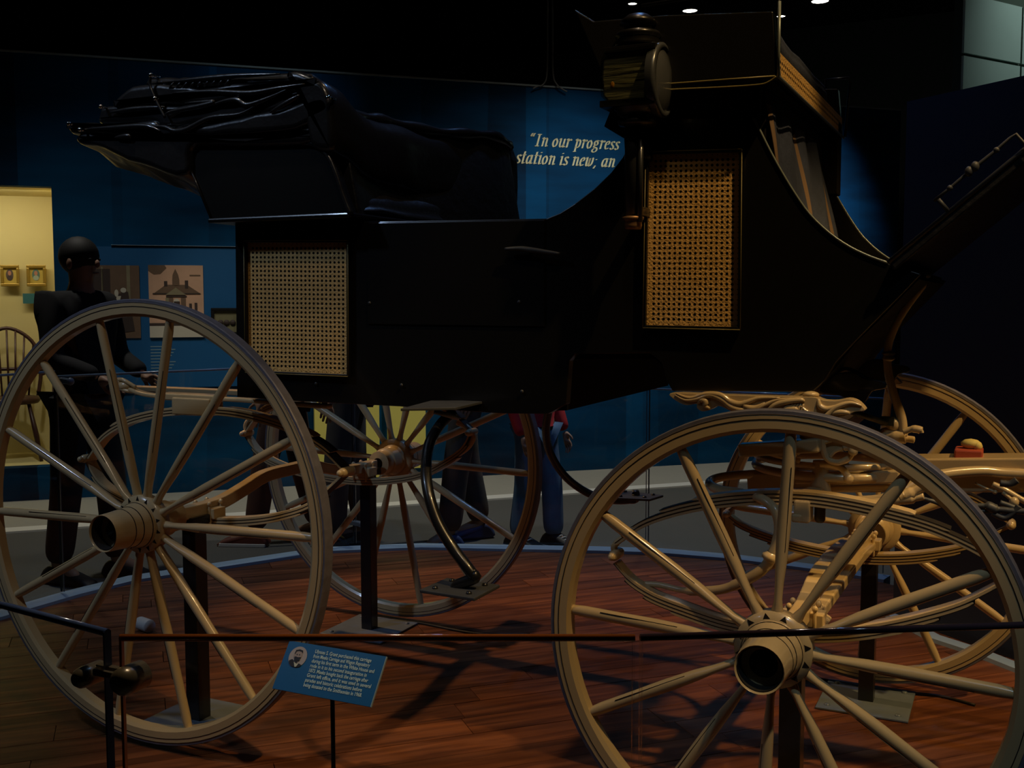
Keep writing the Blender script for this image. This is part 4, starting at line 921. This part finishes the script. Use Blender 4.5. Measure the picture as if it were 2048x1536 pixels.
# king bolt column and clip cluster
mb = MB(); mb.lathe([(.012, 0), (.03, .002), (.026, .03), (.020, .06), (.018, .10)], (xm-.0, .46, W3(1610, 1003, .46).z), (0, 0, 1), 16); mb.build('column', CREAM, CAR)
mb = MB()
for (px, py, Y, sx, sy, sz) in ((1605, 998, .31, .05, .05, .018), (1607, 1020, .30, .035, .05, .05), (1595, 1035, .285, .022, .03, .018), (1640, 998, .33, .06, .04, .016), (1622, 985, .36, .05, .04, .02)):
    mb.box(W3(px, py, Y), (sx, sy, sz))
mb.build('spring_clip', CREAM, CAR, bevel=.004)
MB().lathe([(.001, -.028), (.008, -.028), (.012, -.022), (.012, .01), (.009, .02)], W3(1640, 1020, .31), (0, 0, 1), 12).build('clip_nut', OLIVE, CAR)
# S-shaped scroll bracket
mb = MB(); mb.tube(p3([(1645, 868, .33), (1646, 895, .33), (1655, 918, .33), (1675, 925, .33), (1695, 918, .33), (1706, 904, .33)]), .007, 8); mb.ball(W3(1706, 902, .325), .011, 12)
mb.tube(p3([(1650, 885, .33), (1668, 880, .33), (1688, 882, .33), (1702, 892, .33), (1688, 896, .33), (1670, 903, .33), (1660, 914, .33)]), [.004]*12+[.008]*13+[.004]*12, 8)
bp = xz([(1636, 862), (1660, 872), (1690, 880), (1706, 893), (1690, 897), (1668, 905), (1660, 920), (1648, 905), (1640, 885)], .34); mb.prism([(p.x, p.y) for p in bp], .335, .35); mb.build('scroll_bracket', CREAM, CAR, bevel=.002)
mb = MB(); mb.tube(p3([(1540, 905, .36), (1575, 915, .36), (1600, 922, .36)]), [.008]*7+[.006]*6, 8); mb.build('scroll_foot', CREAM, CAR); mb = MB(); mb.tube(p3([(1640, 928, .35), (1665, 930, .35), (1685, 938, .35), (1697, 955, .35)]), .008, 10); mb.ball(W3(1697, 957, .35), .012, 12, (1, .9, 1)); mb.build('scroll_foot', CREAM, CAR)
# long U-shaped round bar
MB().tube(p3([(1700, 942, .75), (1600, 944, .68), (1510, 948, .62), (1450, 953, .56), (1423, 961, .51), (1421, 970, .46), (1440, 980, .40), (1480, 986, .34), (1520, 996, .28), (1548, 1018, .255), (1558, 1050, .25), (1553, 1085, .25), (1543, 1112, .25)]), .0115, 12).build('curved_bar', CREAM, CAR)
MB().tube(p3([(1543, 1112, .25), (1532, 1132, .25), (1510, 1150, .25), (1475, 1168, .26), (1435, 1180, .27), (1370, 1181, .29), (1320, 1170, .31), (1285, 1168, .32)]), [.0125]*20+[.011]*10+[.007]*13, 12).build('curved_bar', CREAM, CAR)
q_ = W3(1542, 1113, .25); MB().lathe([(.012, -.012), (.020, -.005), (.020, .003), (.012, .010)], q_, (.35, 0, 1), 16).build('bar_collar', CREAM, CAR)
# futchells and pole running forward
YP = .64
def strip(px0, py0, px1, py1, Y, wy, h, name, m_=CREAM):
    return beam([W3(px0, py0, Y), W3(px1, py1, Y)], wy, h, name, CAR, m_)
strip(1500, 962, 2300, 958, YP, .07, .050, 'pole')
MB().tube([W3(1560, 942, YP-.036), W3(2300, 940, YP-.036)], .0018, 4).build('pinstripe', INK, CAR)
strip(1830, 925, 2300, 922, YP-.02, .10, .030, 'pole_cap')
strip(1495, 985, 1900, 968, .52, .028, .014, 'futchell')
strip(1590, 955, 1800, 953, .50, .026, .030, 'futchell')
MB().tube(p3([(1640, 1007, .45), (1700, 1004, .45), (1760, 1000, .45), (1800, 985, .45), (1840, 962, .47), (1890, 948, .5), (1960, 942, .54), (2010, 946, .56), (2100, 950, .58)]), [.0135]*20+[.012]*29, 12).build('front_draw_bar', CREAM, CAR)
mb = MB(); mb.tube(p3([(1600, 1000, .40), (1660, 1003, .40), (1740, 1006, .40), (1790, 1000, .40), (1812, 990, .40)]), [.011]*18+[.014]*7, 10); mb.tube(p3([(1800, 996, .40), (1825, 985, .40), (1846, 972, .40)]), [.014]*7+[.011]*6, 10); mb.tube(p3([(1800, 998, .40), (1825, 996, .40), (1848, 992, .40)]), [.013]*7+[.009]*6, 10); mb.build('forked_bar', CREAM, CAR)
mb = MB(); mb.tube(p3([(1838, 982, .40), (1850, 978, .40), (1866, 985, .40), (1862, 992, .40)]), .005, 8); mb.tube(p3([(1843, 996, .40), (1870, 1004, .40), (1900, 1016, .42), (1960, 1022, .45), (2010, 1022, .46), (2100, 1030, .48)]), .005, 8); mb.build('draw_chain_hook', GREY_IRON, CAR)
mb = MB(); mb.tube(p3([(1950, 1012, .45), (1975, 1012, .45), (1990, 1018, .45), (2010, 1020, .45), (2030, 1022, .45), (2100, 1024, .45)]), [.006]*6+[.011]*8+[.007]*17, 8); mb.tube(p3([(1985, 1026, .45), (2010, 1036, .45), (2030, 1022, .45), (2038, 1012, .45)]), .007, 8); mb.tube(p3([(2000, 966, .5), (2020, 968, .5), (2034, 960, .5)]), .008, 8); mb.tube(p3([(2000, 1005, .47), (2030, 1016, .47), (2080, 1040, .47)]), .006, 8); mb.build('swingle_iron', GREY_IRON, CAR)
mb = MB(); mb.tube(p3([(1985, 968, .55), (2010, 980, .55), (2048, 1002, .55), (2100, 1030, .55)]), .007, 8); mb.tube(p3([(1950, 966, .55), (1970, 976, .55), (1990, 984, .55)]), .003, 6); mb.ball(W3(1990, 984, .55), .006, 8); mb.ball(W3(2028, 1004, .5), .011, 10, (1, 1, 1.1)); mb.tube(p3([(2005, 985, .5), (2018, 995, .5), (2028, 1004, .5)]), .004, 6); mb.build('swingle_rod', CREAM, CAR)
# futchell head with ball and two carved fingers
mb = MB(); mb.tube(p3([(1738, 858, .5), (1760, 868, .5), (1785, 872, .5), (1812, 874, .5)]), [.008]*6+[.014]*6+[.016]*7, 12); mb.ball(W3(1786, 849, .5), .0165, 16); mb.ball(W3(1778, 862, .5), .013, 12, (1.6, 1, .7))
mb.tube(p3([(1806, 864, .47), (1826, 858, .47), (1842, 861, .47), (1844, 866, .47)]), [.007]*6+[.009]*7+[.004]*6, 10); mb.tube(p3([(1796, 878, .5), (1815, 878, .5), (1830, 880, .5)]), [.009]*6+[.008]*6+[.004], 10); mb.build('futchell_head', CREAM, CAR)
mb = MB(); mb.tube([W3(1700, 822, .40), W3(1772, 846, .48)], .007, 10); mb.box(W3(1775, 842, .49), (.03, .02, .02)); mb.build('brace_rod', OLIVE, CAR)
# tapered stay dropping from the far hub to the near axle clip
beam([W3(1745, 1092, 1.10), W3(1718, 1116, .85), W3(1680, 1165, .60), W3(1640, 1222, .36)], [.018, .026, .030, .026], [.02, .026, .028, .026], 'axle_bed')
mb = MB()
for (px, py, s) in ((1622, 1224, .02), (1650, 1240, .022), (1606, 1238, .016), (1640, 1214, .014)): mb.box(W3(px, py, .34), (s, .03, s), Matrix.Rotation(.5, 3, 'Y'))
mb.build('axle_clip', CREAM, CAR, bevel=.005)
beam([W3(1480, 900, .30), W3(1640, 890, .30)], .04, .03, 'bolster', CAR, CREAM)
beam([(xm-.05, .30, zt-.01), (xm-.05, .98, zt-.01)], .05, .03, 'bolster', CAR, CREAM)
# red block with a yellow scrap on the pole
rb = onY((1938, 908), YP); t = MB().box((0, 0, 0), (.062, .075, .034)).build('red_block', RED, loc=rb+Vector((0, -.01, -.002)), bevel=.004); tag(t, 'small red block lying on the cream carriage pole', 'block')
mb = MB(); mb.ball((0, 0, 0), .018, 10, (1.3, .9, .7)); mb.ball((.014, -.004, -.004), .012, 8); o = mb.build('paper_scrap', YEL, loc=rb+Vector((.004, -.012, .026))); tag(o, 'crumpled pale yellow scrap sitting on the red block', 'scrap')

# ---- steps
def step(plate_px, zpl, path, lab):
    C4 = [onZ(p, zpl) for p in plate_px]; mb = MB(); mb.slab(C4, (0, 0, -.008)); root = mb.build('step', GREY_IRON, CAR, bevel=.002); root['label'] = lab
    c = sum(C4, Vector())/4
    for p in C4: MB().lathe([(.001, .006), (.006, .005), (.007, 0)], c+(p-c)*.62, n=8).build('bolt', IRON, root)
    pp = p3(path); pp = pp[:-3]+crom([pp[-4], pp[-2], c+Vector((0, 0, .008)), c+(c-pp[-1])*.3+Vector((0, 0, .004))], 4)[1:]
    MB().tube(pp, .0135, 12).build('step_iron', IRON, root)
zs1 = onY((920, 1175), .0).z
step([(839, 1179), (894, 1155), (1000, 1169), (949, 1196)], zs1, [(905, 826, .30), (880, 850, .24), (858, 890, .16), (852, 940, .08), (858, 990, .04), (876, 1045, .02), (905, 1095, .01), (935, 1135, .0), (952, 1158, .0)], 'near step with drilled plate')
zs2 = onY((1270, 990), 1.28).z
step([(1222, 995), (1238, 980), (1327, 990), (1300, 998)], zs2, [(1098, 818, 1.0), (1092, 860, 1.05), (1100, 905, 1.12), (1128, 950, 1.2), (1165, 980, 1.26), (1205, 997, 1.28), (1240, 1001, 1.28), (1275, 998, 1.28)], 'far step with drilled plate')
zm = onY((880, 808), .10).z
C4 = [onZ(p, zm) for p in ((801, 817), (862, 801), (972, 801), (912, 815))]; mb = MB(); mb.slab(C4, (0, 0, -.006)); mb.build('step_cover', GREY_IRON, CAR, bevel=.001)
MB().tube(p3([(868, 823, .10), (895, 830, .12), (915, 836, .18)]), .006, 8).build('cover_stay', SILVER, CAR)

# ---- carriage lamp
LY = .06
lm = empty('carriage_lamp_mount', (0, 0, 0)); bpy.data.objects.remove(lm)
q0, q1 = onY((1202, 205), LY), onY((1306, 92), LY); lx0, lx1, lz0, lz1 = q0.x, q1.x, q0.z, q1.z
cx, cz = (lx0+lx1)/2, (lz0+lz1)/2; hx, hz = (lx1-lx0)/2, (lz1-lz0)/2
LYC = LY+.05
pr = [Vector((-hx, -hz*.75)), Vector((-hx*1.06, 0)), Vector((-hx, hz*.75)), Vector((-hx*.85, hz)), Vector((hx, hz*1.05)), Vector((hx, -hz*1.02)), Vector((-hx*.8, -hz))]
mb = MB(); mb.prism([(cx+p.x*.985, cz+p.y*.96) for p in pr], LY+.010, LYC+.04); lamp = mb.build('carriage_lamp', mat('lamp_reflector_painted_glints', (.30, .26, .20), .35, .15, var=.75, vscale=16, bump=.6, bscale=18, stretch=(.6, 1, 7)), CAR, bevel=.004); lamp['label'] = 'carriage lamp on a tall tube'  # reflector box; streaked colour paints the reflections seen in the lamp glass
mb = MB(); mb.prism([(cx+p.x, cz+p.y) for p in pr], LY, LY+.006); mb.build('side_glass', LENS, lamp)
mb = MB(); mb.span((lx0-.004, LY+.002, lz0-.010), (lx1+.004, LYC+.06, lz0+.004)); mb.span((lx0+.004, LY+.002, lz1-.004), (lx1+.004, LYC+.06, lz1+.008)); mb.tube([(lx0-.002, LY+.001, cz+.0), (lx1, LY+.001, cz+.004)], .0014, 6); mb.build('lamp_case', BLACK, lamp, bevel=.002)
bx = lx1+.006; mb = MB(); mb.lathe([(.074, -.02), (.078, -.006), (.078, 0), (.068, .004), (.066, -.004)], (bx, LYC+.01, cz-.006), (1, 0, 0), 36); mb.build('bezel', mat('dull_lamp_bezel', (.10, .11, .12), .3, .5), lamp)
mb = MB(); mb.lathe([(.001, .012), (.03, .010), (.055, .004), (.068, -.004)], (bx, LYC+.01, cz-.006), (1, 0, 0), 32); mb.build('front_lens', mat('frosted_lens', (.07, .075, .08), .15, coat=1), lamp)
MB().ball((cx-hx*.62, LY+.012, cz-hz*.30), .006, 10, (1, .6, 1.4)).build('candle_flame_glass', mat('amber_reflector', (.9, .35, .05), .3), lamp)
def LZ(py): return onY((1258, py), LYC).z
mb = MB(); mb.lathe([(.001, LZ(28)), (.022, LZ(30)), (.036, LZ(40)), (.040, LZ(48)), (.030, LZ(52)), (.030, LZ(62)), (.046, LZ(66)), (.050, LZ(74)), (.044, LZ(78)), (.052, LZ(90)), (.050, LZ(94))], (cx+.004, LYC+.01, 0), n=28); mb.build('chimney', BLACK, lamp)
cx2 = onY((1268, 240), LYC).x
mb = MB(); mb.lathe([(.060, LZ(208)), (.058, LZ(214)), (.048, LZ(222)), (.040, LZ(232)), (.022, LZ(237)), (.042, LZ(240)), (.044, LZ(246)), (.040, LZ(251)), (.020, LZ(254))], ((cx+cx2)/2+.006, LYC+.01, 0), n=24); mb.build('lamp_base', LAMPTUBE, lamp)
mb = MB(); mb.tube([(cx2-.006, LYC+.01, LZ(254)), (cx2-.006, LYC+.01, LZ(300)), (cx2-.006, LYC+.01, LZ(440))], [.020, .017, .017], 14); mb.tube([(cx2+.016, LYC, LZ(256)), (cx2+.015, LYC, LZ(445))], .006, 10); mb.build('lamp_tube', LAMPTUBE, lamp)
mb = MB(); mb.lathe([(.001, LZ(458)), (.018, LZ(458)), (.020, LZ(450)), (.019, LZ(441)), (.023, LZ(439)), (.024, LZ(434)), (.017, LZ(432))], (cx2-.004, LYC+.01, 0), n=18); mb.build('tube_cap', COPPER, lamp)
mb = MB(); mb.box((cx2, (LYC+YN)/2+.01, LZ(300)), (.03, YN-LYC, .03)); mb.build('lamp_bracket', IRON, lamp, bevel=.003); mb = MB(); mb.box((cx2, (LYC+YN)/2+.01, LZ(420)), (.02, YN-LYC, .02)); mb.build('lamp_bracket', IRON, lamp, bevel=.003)

# ------------------------------------------------------------------ sign on a thin stem
A_, B_, C_, D_ = onZ((575.4, 1280), .52), onZ((772.6, 1312.5), .52), onZ((743.9, 1411.4), .437), onZ((544.3, 1380.3), .437)
u = (B_-A_).normalized(); wS = (B_-A_).length*.98; vv = (A_-D_); vv = (vv-u*vv.dot(u)).normalized(); ctr_ = (A_+B_+C_+D_)/4; hS = ((A_-D_).length+(B_-C_).length)/2
nS = u.cross(vv)
if nS.dot(CAM-ctr_) < 0: nS = -nS
sg = empty('caption_sign', ctr_); tag(sg, 'tilted blue caption sign with an oval portrait on a thin stem', 'sign')
Rm = Matrix((u, vv, nS)).transposed().to_4x4(); sg.matrix_world = Matrix.Translation(ctr_) @ Rm
MB().span((-wS/2, -hS/2, -.004), (wS/2, hS/2, 0)).build('plate', SIGN, sg)
MB().span((wS/2, -hS/2, -.004), (wS/2+.0015, hS/2, 0)).build('plate_edge', EDGE_FAR, sg)
txt = ["Ulysses S. Grant purchased this carriage", "from Meeks Carriage and Wagon Repository", "during his first term in the White House and", "rode in it to his second inauguration in", "1873. Meeks bought back the carriage after", "Grant left office, and it was used in several", "parades and historic celebrations before", "being donated to the Smithsonian in 1968."]
def text_mesh(body, size):
    c = bpy.data.curves.new('t', 'FONT'); c.body = body; c.size = size; c.offset = size*.012; c.extrude = 0; c.resolution_u = 2
    o = bpy.data.objects.new('t', c); COL.objects.link(o)
    dg = bpy.context.evaluated_depsgraph_get(); me = bpy.data.meshes.new_from_object(o.evaluated_get(dg)); bpy.data.objects.remove(o); bpy.data.curves.remove(c); return me
lh = hS*.098
for i, l in enumerate(txt):
    me = text_mesh(l, lh*1.08); me.materials.append(SIGNTXT); o = bpy.data.objects.new('text_line', me); COL.objects.link(o); o.parent = sg; wd_ = max(v_.co.x for v_ in me.vertices)
    o.location = (-wS/2+wS*.30, hS/2-hS*.165-lh*1.0*i, .0012); o.scale = ((wS*.635 if i == 2 else wS*.635*len(l)/44)/wd_ if wd_ else 1, 1, 1)
mb = MB(); 
def pol(pts, z): mb.slab([(-wS/2+wS*x, hS/2-hS*y, z) for x, y in pts], (0, 0, .0003))
mb.m = 0; pol(ell(.145, .30, .092, .215, 28), .0006)
mb.m = 1; pol([(.07, .40), (.10, .36), (.13, .40), (.17, .42), (.21, .45), (.20, .49), (.16, .515), (.11, .505), (.08, .46)], .0012)
mb.m = 2; pol(ell(.145, .27, .042, .10, 20), .0016)
mb.m = 1; pol([(.105, .24), (.11, .17), (.145, .145), (.18, .16), (.188, .22), (.175, .19), (.14, .18), (.118, .2), (.114, .26)], .0020)
mb.m = 1; pol([(.115, .31), (.13, .30), (.15, .31), (.17, .30), (.182, .30), (.178, .37), (.15, .40), (.125, .385)], .0020); pol(ell(.160, .255, .006, .010, 8), .0021); pol(ell(.135, .258, .006, .010, 8), .0021)
mb.m = 3; pol([(.125, .41), (.155, .44), (.18, .42), (.165, .50), (.15, .51)], .0018)
mb.build('oval_portrait', [mat('portrait_ground', (.42, .40, .45), .6), mat('portrait_dark', (.02, .02, .03), .6), mat('portrait_face', (.36, .31, .32), .6), mat('portrait_collar', (.55, .6, .55), .6)], sg)
stem = MB().tube([ctr_+Vector((.0, .012, -.02)), Vector((ctr_.x, ctr_.y+.012, .004))], .0045, 8); so = stem.build('stem', IRON); so.parent = sg; so.matrix_parent_inverse = (Matrix.Translation(ctr_) @ Rm).inverted()
so = MB().lathe([(.001, .006), (.05, .006), (.052, 0)], Vector((ctr_.x, ctr_.y+.012, .0))).build('foot', IRON); so.parent = sg; so.matrix_parent_inverse = (Matrix.Translation(ctr_) @ Rm).inverted()

# ------------------------------------------------------------------ small things on the platform
a_, b_ = onZ((283, 1262), 0), onZ((312, 1266), 0); dr_ = Vector((1, -.25, 0)).normalized(); r_ = .024
cpt = onZ((290, 1262), 0)+Vector((0, 0, r_))
o = MB().lathe([(.001, -.034), (r_*.96, -.034), (r_, -.030), (r_, .030), (r_*.96, .034), (.001, .034)], (0, 0, 0), dr_, 24).build('data_logger', PAPER, loc=cpt+dr_*.0, bevel=0); tag(o, 'small white cylinder lying on the floor inside the rear wheel', 'logger')
cb_ = [onZ(p, .004) for p in ((745, 1238), (790, 1240), (840, 1246), (900, 1258), (960, 1267), (1060, 1268))]
tag(MB().tube(crom(cb_, 5), .004, 6).build('floor_cable', CAB), 'thin dark cable lying on the planks beside the far post plate', 'cable')
cb_ = [onZ(p, .004) for p in ((1480, 1360), (1560, 1352), (1640, 1358), (1740, 1378), (1800, 1384), (1880, 1392), (1950, 1410))]
tag(MB().tube(crom(cb_, 5), .004, 6).build('floor_cable', CAB), 'thin dark cable lying on the planks behind the front wheel', 'cable')

# ------------------------------------------------------------------ visitors
def skin(name, V_, E_, R_s, m_, par, root=0, sub=2):
    me = bpy.data.meshes.new(name); me.from_pydata([tuple(v_) for v_ in V_], E_, []); me.materials.append(m_)
    o = bpy.data.objects.new(name, me); COL.objects.link(o); o.parent = par
    md = o.modifiers.new('skin', 'SKIN'); md.use_smooth_shade = True
    for i, r_ in enumerate(R_s):
        me.skin_vertices[0].data[i].radius = (r_, r_) if not isinstance(r_, tuple) else r_; me.skin_vertices[0].data[i].use_root = (i == root)
    ss_ = o.modifiers.new('sub', 'SUBSURF'); ss_.levels = sub; ss_.render_levels = sub
    return o
def person(loc, heading, H, top_m, leg_m, shoe_m, hair_m, label, stance=.1, arms='down', sock=None, skirt=False):
    """local frame: +x forward, y left"""
    P = empty('person', loc, heading); tag(P, label, 'person', 'visitors beyond the carriage'); k = H/1.74
    s_, j = stance, {}
    hipz = .93*k
    L = {'pel': (0, 0, .96*k), 'waist': (0, 0, 1.10*k), 'chest': (.01, 0, 1.30*k), 'neck': (.0, 0, 1.47*k), 'nk2': (.015, 0, 1.53*k), 'head': (.02, 0, 1.62*k), 'crown': (.01, 0, 1.70*k)}
    V_ = []; R_s = []; idx = {}
    def av(n_, p, r_): idx[n_] = len(V_); V_.append(p); R_s.append(r_)
    av('pel', L['pel'], (.15*k, .115*k)); av('waist', L['waist'], (.13*k, .10*k)); av('chest', L['chest'], (.16*k, .115*k)); av('neck', L['neck'], .06*k); av('nk2', L['nk2'], .052*k); av('head', L['head'], (.082*k, .095*k)); av('crown', L['crown'], .05*k)
    E_ = [(0, 1), (1, 2), (2, 3), (3, 4), (4, 5), (5, 6)]
    hands = []
    for sd_ in (-1, 1):
        t = 'l' if sd_ > 0 else 'r'; fx_ = s_*sd_
        av('hip'+t, (0, .09*sd_*k, .90*k), .088*k); av('knee'+t, (fx_*.5+.02, .10*sd_*k, .49*k), .058*k); av('ank'+t, (fx_, .10*sd_*k, .09*k), .042*k); av('toe'+t, (fx_+.14, .12*sd_*k, .035*k), .035*k)
        E_ += [(idx['pel'], idx['hip'+t]), (idx['hip'+t], idx['knee'+t]), (idx['knee'+t], idx['ank'+t]), (idx['ank'+t], idx['toe'+t])]
        sh_ = (0, .185*sd_*k, 1.42*k)
        if arms == 'down': el, wr = (-.02, .23*sd_*k, 1.14*k), (.06, .23*sd_*k, .90*k)
        else: el, wr = (.03, .23*sd_*k, 1.14*k), (.24, .16*sd_*k, 1.06*k)
        av('sh'+t, sh_, .055*k); av('el'+t, el, .040*k); av('wr'+t, wr, .028*k)
        E_ += [(idx['chest'], idx['sh'+t]), (idx['sh'+t], idx['el'+t]), (idx['el'+t], idx['wr'+t])]; hands.append((Vector(el), Vector(wr), sd_))
    skin('body', V_, E_, R_s, SKIN, P)
    # clothes follow the body, a little looser
    def sub(names, m_, nm, g, root, extra=None):
        vi = {n_: i for i, n_ in enumerate(names)}; inv = {v_: n_ for n_, v_ in idx.items()}
        ee = [(vi[inv[a]], vi[inv[b]]) for a, b in E_ if inv[a] in vi and inv[b] in vi]
        rr = []
        for n_ in names:
            r0 = R_s[idx[n_]]; r0 = r0 if isinstance(r0, tuple) else (r0, r0); f_ = (extra or {}).get(n_, 0); rr.append((r0[0]+g+f_, r0[1]+g+f_))
        return skin(nm, [V_[idx[n_]] for n_ in names], ee, rr, m_, P, root)
    sub(['pel', 'hipl', 'kneel', 'ankl', 'hipr', 'kneer', 'ankr'], leg_m, 'trousers', .014, 0, {'pel': -.022, 'ankl': .016, 'ankr': .016, 'kneel': .008, 'kneer': .008})
    sub(['waist', 'pel', 'chest', 'neck', 'shl', 'ell', 'wrl', 'shr', 'elr', 'wrr'], top_m, 'shirt', .017, 0, {'pel': .004})
    for el, wr, sd_ in hands:
        d_ = (wr-el).normalized(); side = Vector((1, 0, 0)) if abs(d_.x) < .7 else Vector((0, 0, -1)); side = (side-d_*side.dot(d_)).normalized(); nn = d_.cross(side)
        hv = [wr, wr+d_*.045*k, wr+d_*.085*k]; he = [(0, 1), (1, 2)]; hr = [.024*k, (.036*k, .016*k), (.034*k, .014*k)]
        for f_, (off, ln_) in enumerate(((-.028, .065), (-.010, .075), (.010, .07), (.027, .055))):
            b0 = len(hv); hv += [wr+d_*(.1*k)+side*off*k, wr+d_*(.1+ln_*.5)*k+side*off*k*1.05, wr+d_*(.1+ln_)*k+side*off*k+nn*.02*sd_]; hr += [.009*k, .008*k, .0065*k]; he += [(2, b0), (b0, b0+1), (b0+1, b0+2)]
        b0 = len(hv); hv += [wr+d_*.035*k+side*.035*k, wr+d_*.065*k+side*.055*k, wr+d_*.09*k+side*.058*k]; hr += [.011*k, .009*k, .007*k]; he += [(1, b0), (b0, b0+1), (b0+1, b0+2)]
        skin('hand', hv, he, hr, SKIN, P)
    for sd_ in (-1, 1):
        fx_ = s_*sd_; mb = MB(); yy = .105*sd_*k
        prof = crom([Vector((fx_-.065, 0)), Vector((fx_-.07, .06)), Vector((fx_-.02, .095)), Vector((fx_+.06, .075)), Vector((fx_+.15, .05)), Vector((fx_+.195, .03)), Vector((fx_+.2, .0))], 3, True)
        pillow(mb, [Vector((p.x, max(p.y, .0))) for p in prof], yy-.045, yy+.045, .02, 0, 0, 2); so_ = mb.build('shoe', shoe_m[0], P)
        if len(shoe_m) > 1:
            mb = MB(); mb.prism([(fx_-.072, 0), (fx_-.074, .022), (fx_+.198, .022), (fx_+.204, 0)], yy-.047, yy+.047); mb.build('sole', shoe_m[1], so_, bevel=.004)
            mb = MB()
            for q in range(4): mb.tube([(fx_+.02+q*.025, yy-.03, .078-q*.006), (fx_+.03+q*.025, yy, .088-q*.006), (fx_+.02+q*.025, yy+.03, .078-q*.006)], .004, 5)
            mb.build('laces', shoe_m[1], so_)
    # face, ears, hair
    hc = Vector((.02, 0, 1.62*k)); mb = MB(); mb.ball(hc+Vector((.095, 0, -.01)), .014, 8, (1, .8, 1.5)); mb.ball(hc+Vector((.085, 0, -.055)), .018, 8, (.6, 1.4, .35)); mb.build('face', SKIN, P)
    for sd_ in (-1, 1):
        MB().ball(hc+Vector((.0, .085*sd_, -.01)), .022, 10, (.8, .35, 1.3)).build('ear', SKIN, P); MB().ball(hc+Vector((.080, .032*sd_, .012)), .007, 8).build('eye', DCLO, P)
    MB().ball(hc+Vector((-.018, 0, .03)), .104*k, 20, (.98, .88, .95)).build('hair', hair_m, P)
    return P
DCLO = mat('black_cloth', (.008, .008, .009), .9); DTR = mat('dark_trousers', (.05, .048, .05), .9, var=.2); JEAN = mat('blue_jeans', (.09, .19, .34), .85, var=.4, vscale=12)
REDT = mat('dark_red_top', (.5, .02, .03), .85, var=.2); BRCLO = mat('dark_maroon_cloth', (.05, .022, .02), .9, var=.2); HAIR = mat('dark_hair', (.004, .003, .002), .7)
SHB = mat('black_shoe', (.012, .012, .013), .5); SHW = mat('white_rubber', (.6, .6, .58), .6); SHR = mat('maroon_shoe', (.12, .03, .02), .6); SHBL = mat('blue_shoe', (.02, .05, .16), .6)
def fl(px, py): q = onZ((px, py), FZ); return (q.x, q.y, FZ)
hd = -.442   # camera heading, used to turn the visitors roughly as seen
person(fl(178, 1160), math.radians(5), 1.72, DCLO, mat('charcoal_trousers', (.012, .013, .014), .9), [SHB], HAIR, 'person in black standing at left behind the rear wheel, facing right', .10, 'fwd')
person(fl(575, 1085), math.radians(200), 1.66, BRCLO, mat('maroon_trousers', (.05, .022, .02), .9), [SHR, SHW], HAIR, 'person in dark maroon clothes beyond the far rear wheel rim', .16)
person(fl(700, 1095), math.radians(210), 1.76, DCLO, DTR, [SHB], HAIR, 'person in black trousers right behind the far rear post', .08)
person(fl(930, 1088), math.radians(230), 1.78, mat('navy_cloth', (.012, .014, .03), .9), DTR, [SHBL], HAIR, 'person in dark trousers with blue shoes seen beneath the carriage door', .14)
person(fl(1072, 1096), math.radians(-20), 1.28, REDT, JEAN, [SHB, SHW], HAIR, 'person in jeans and a dark red top with black and white sneakers', .07)
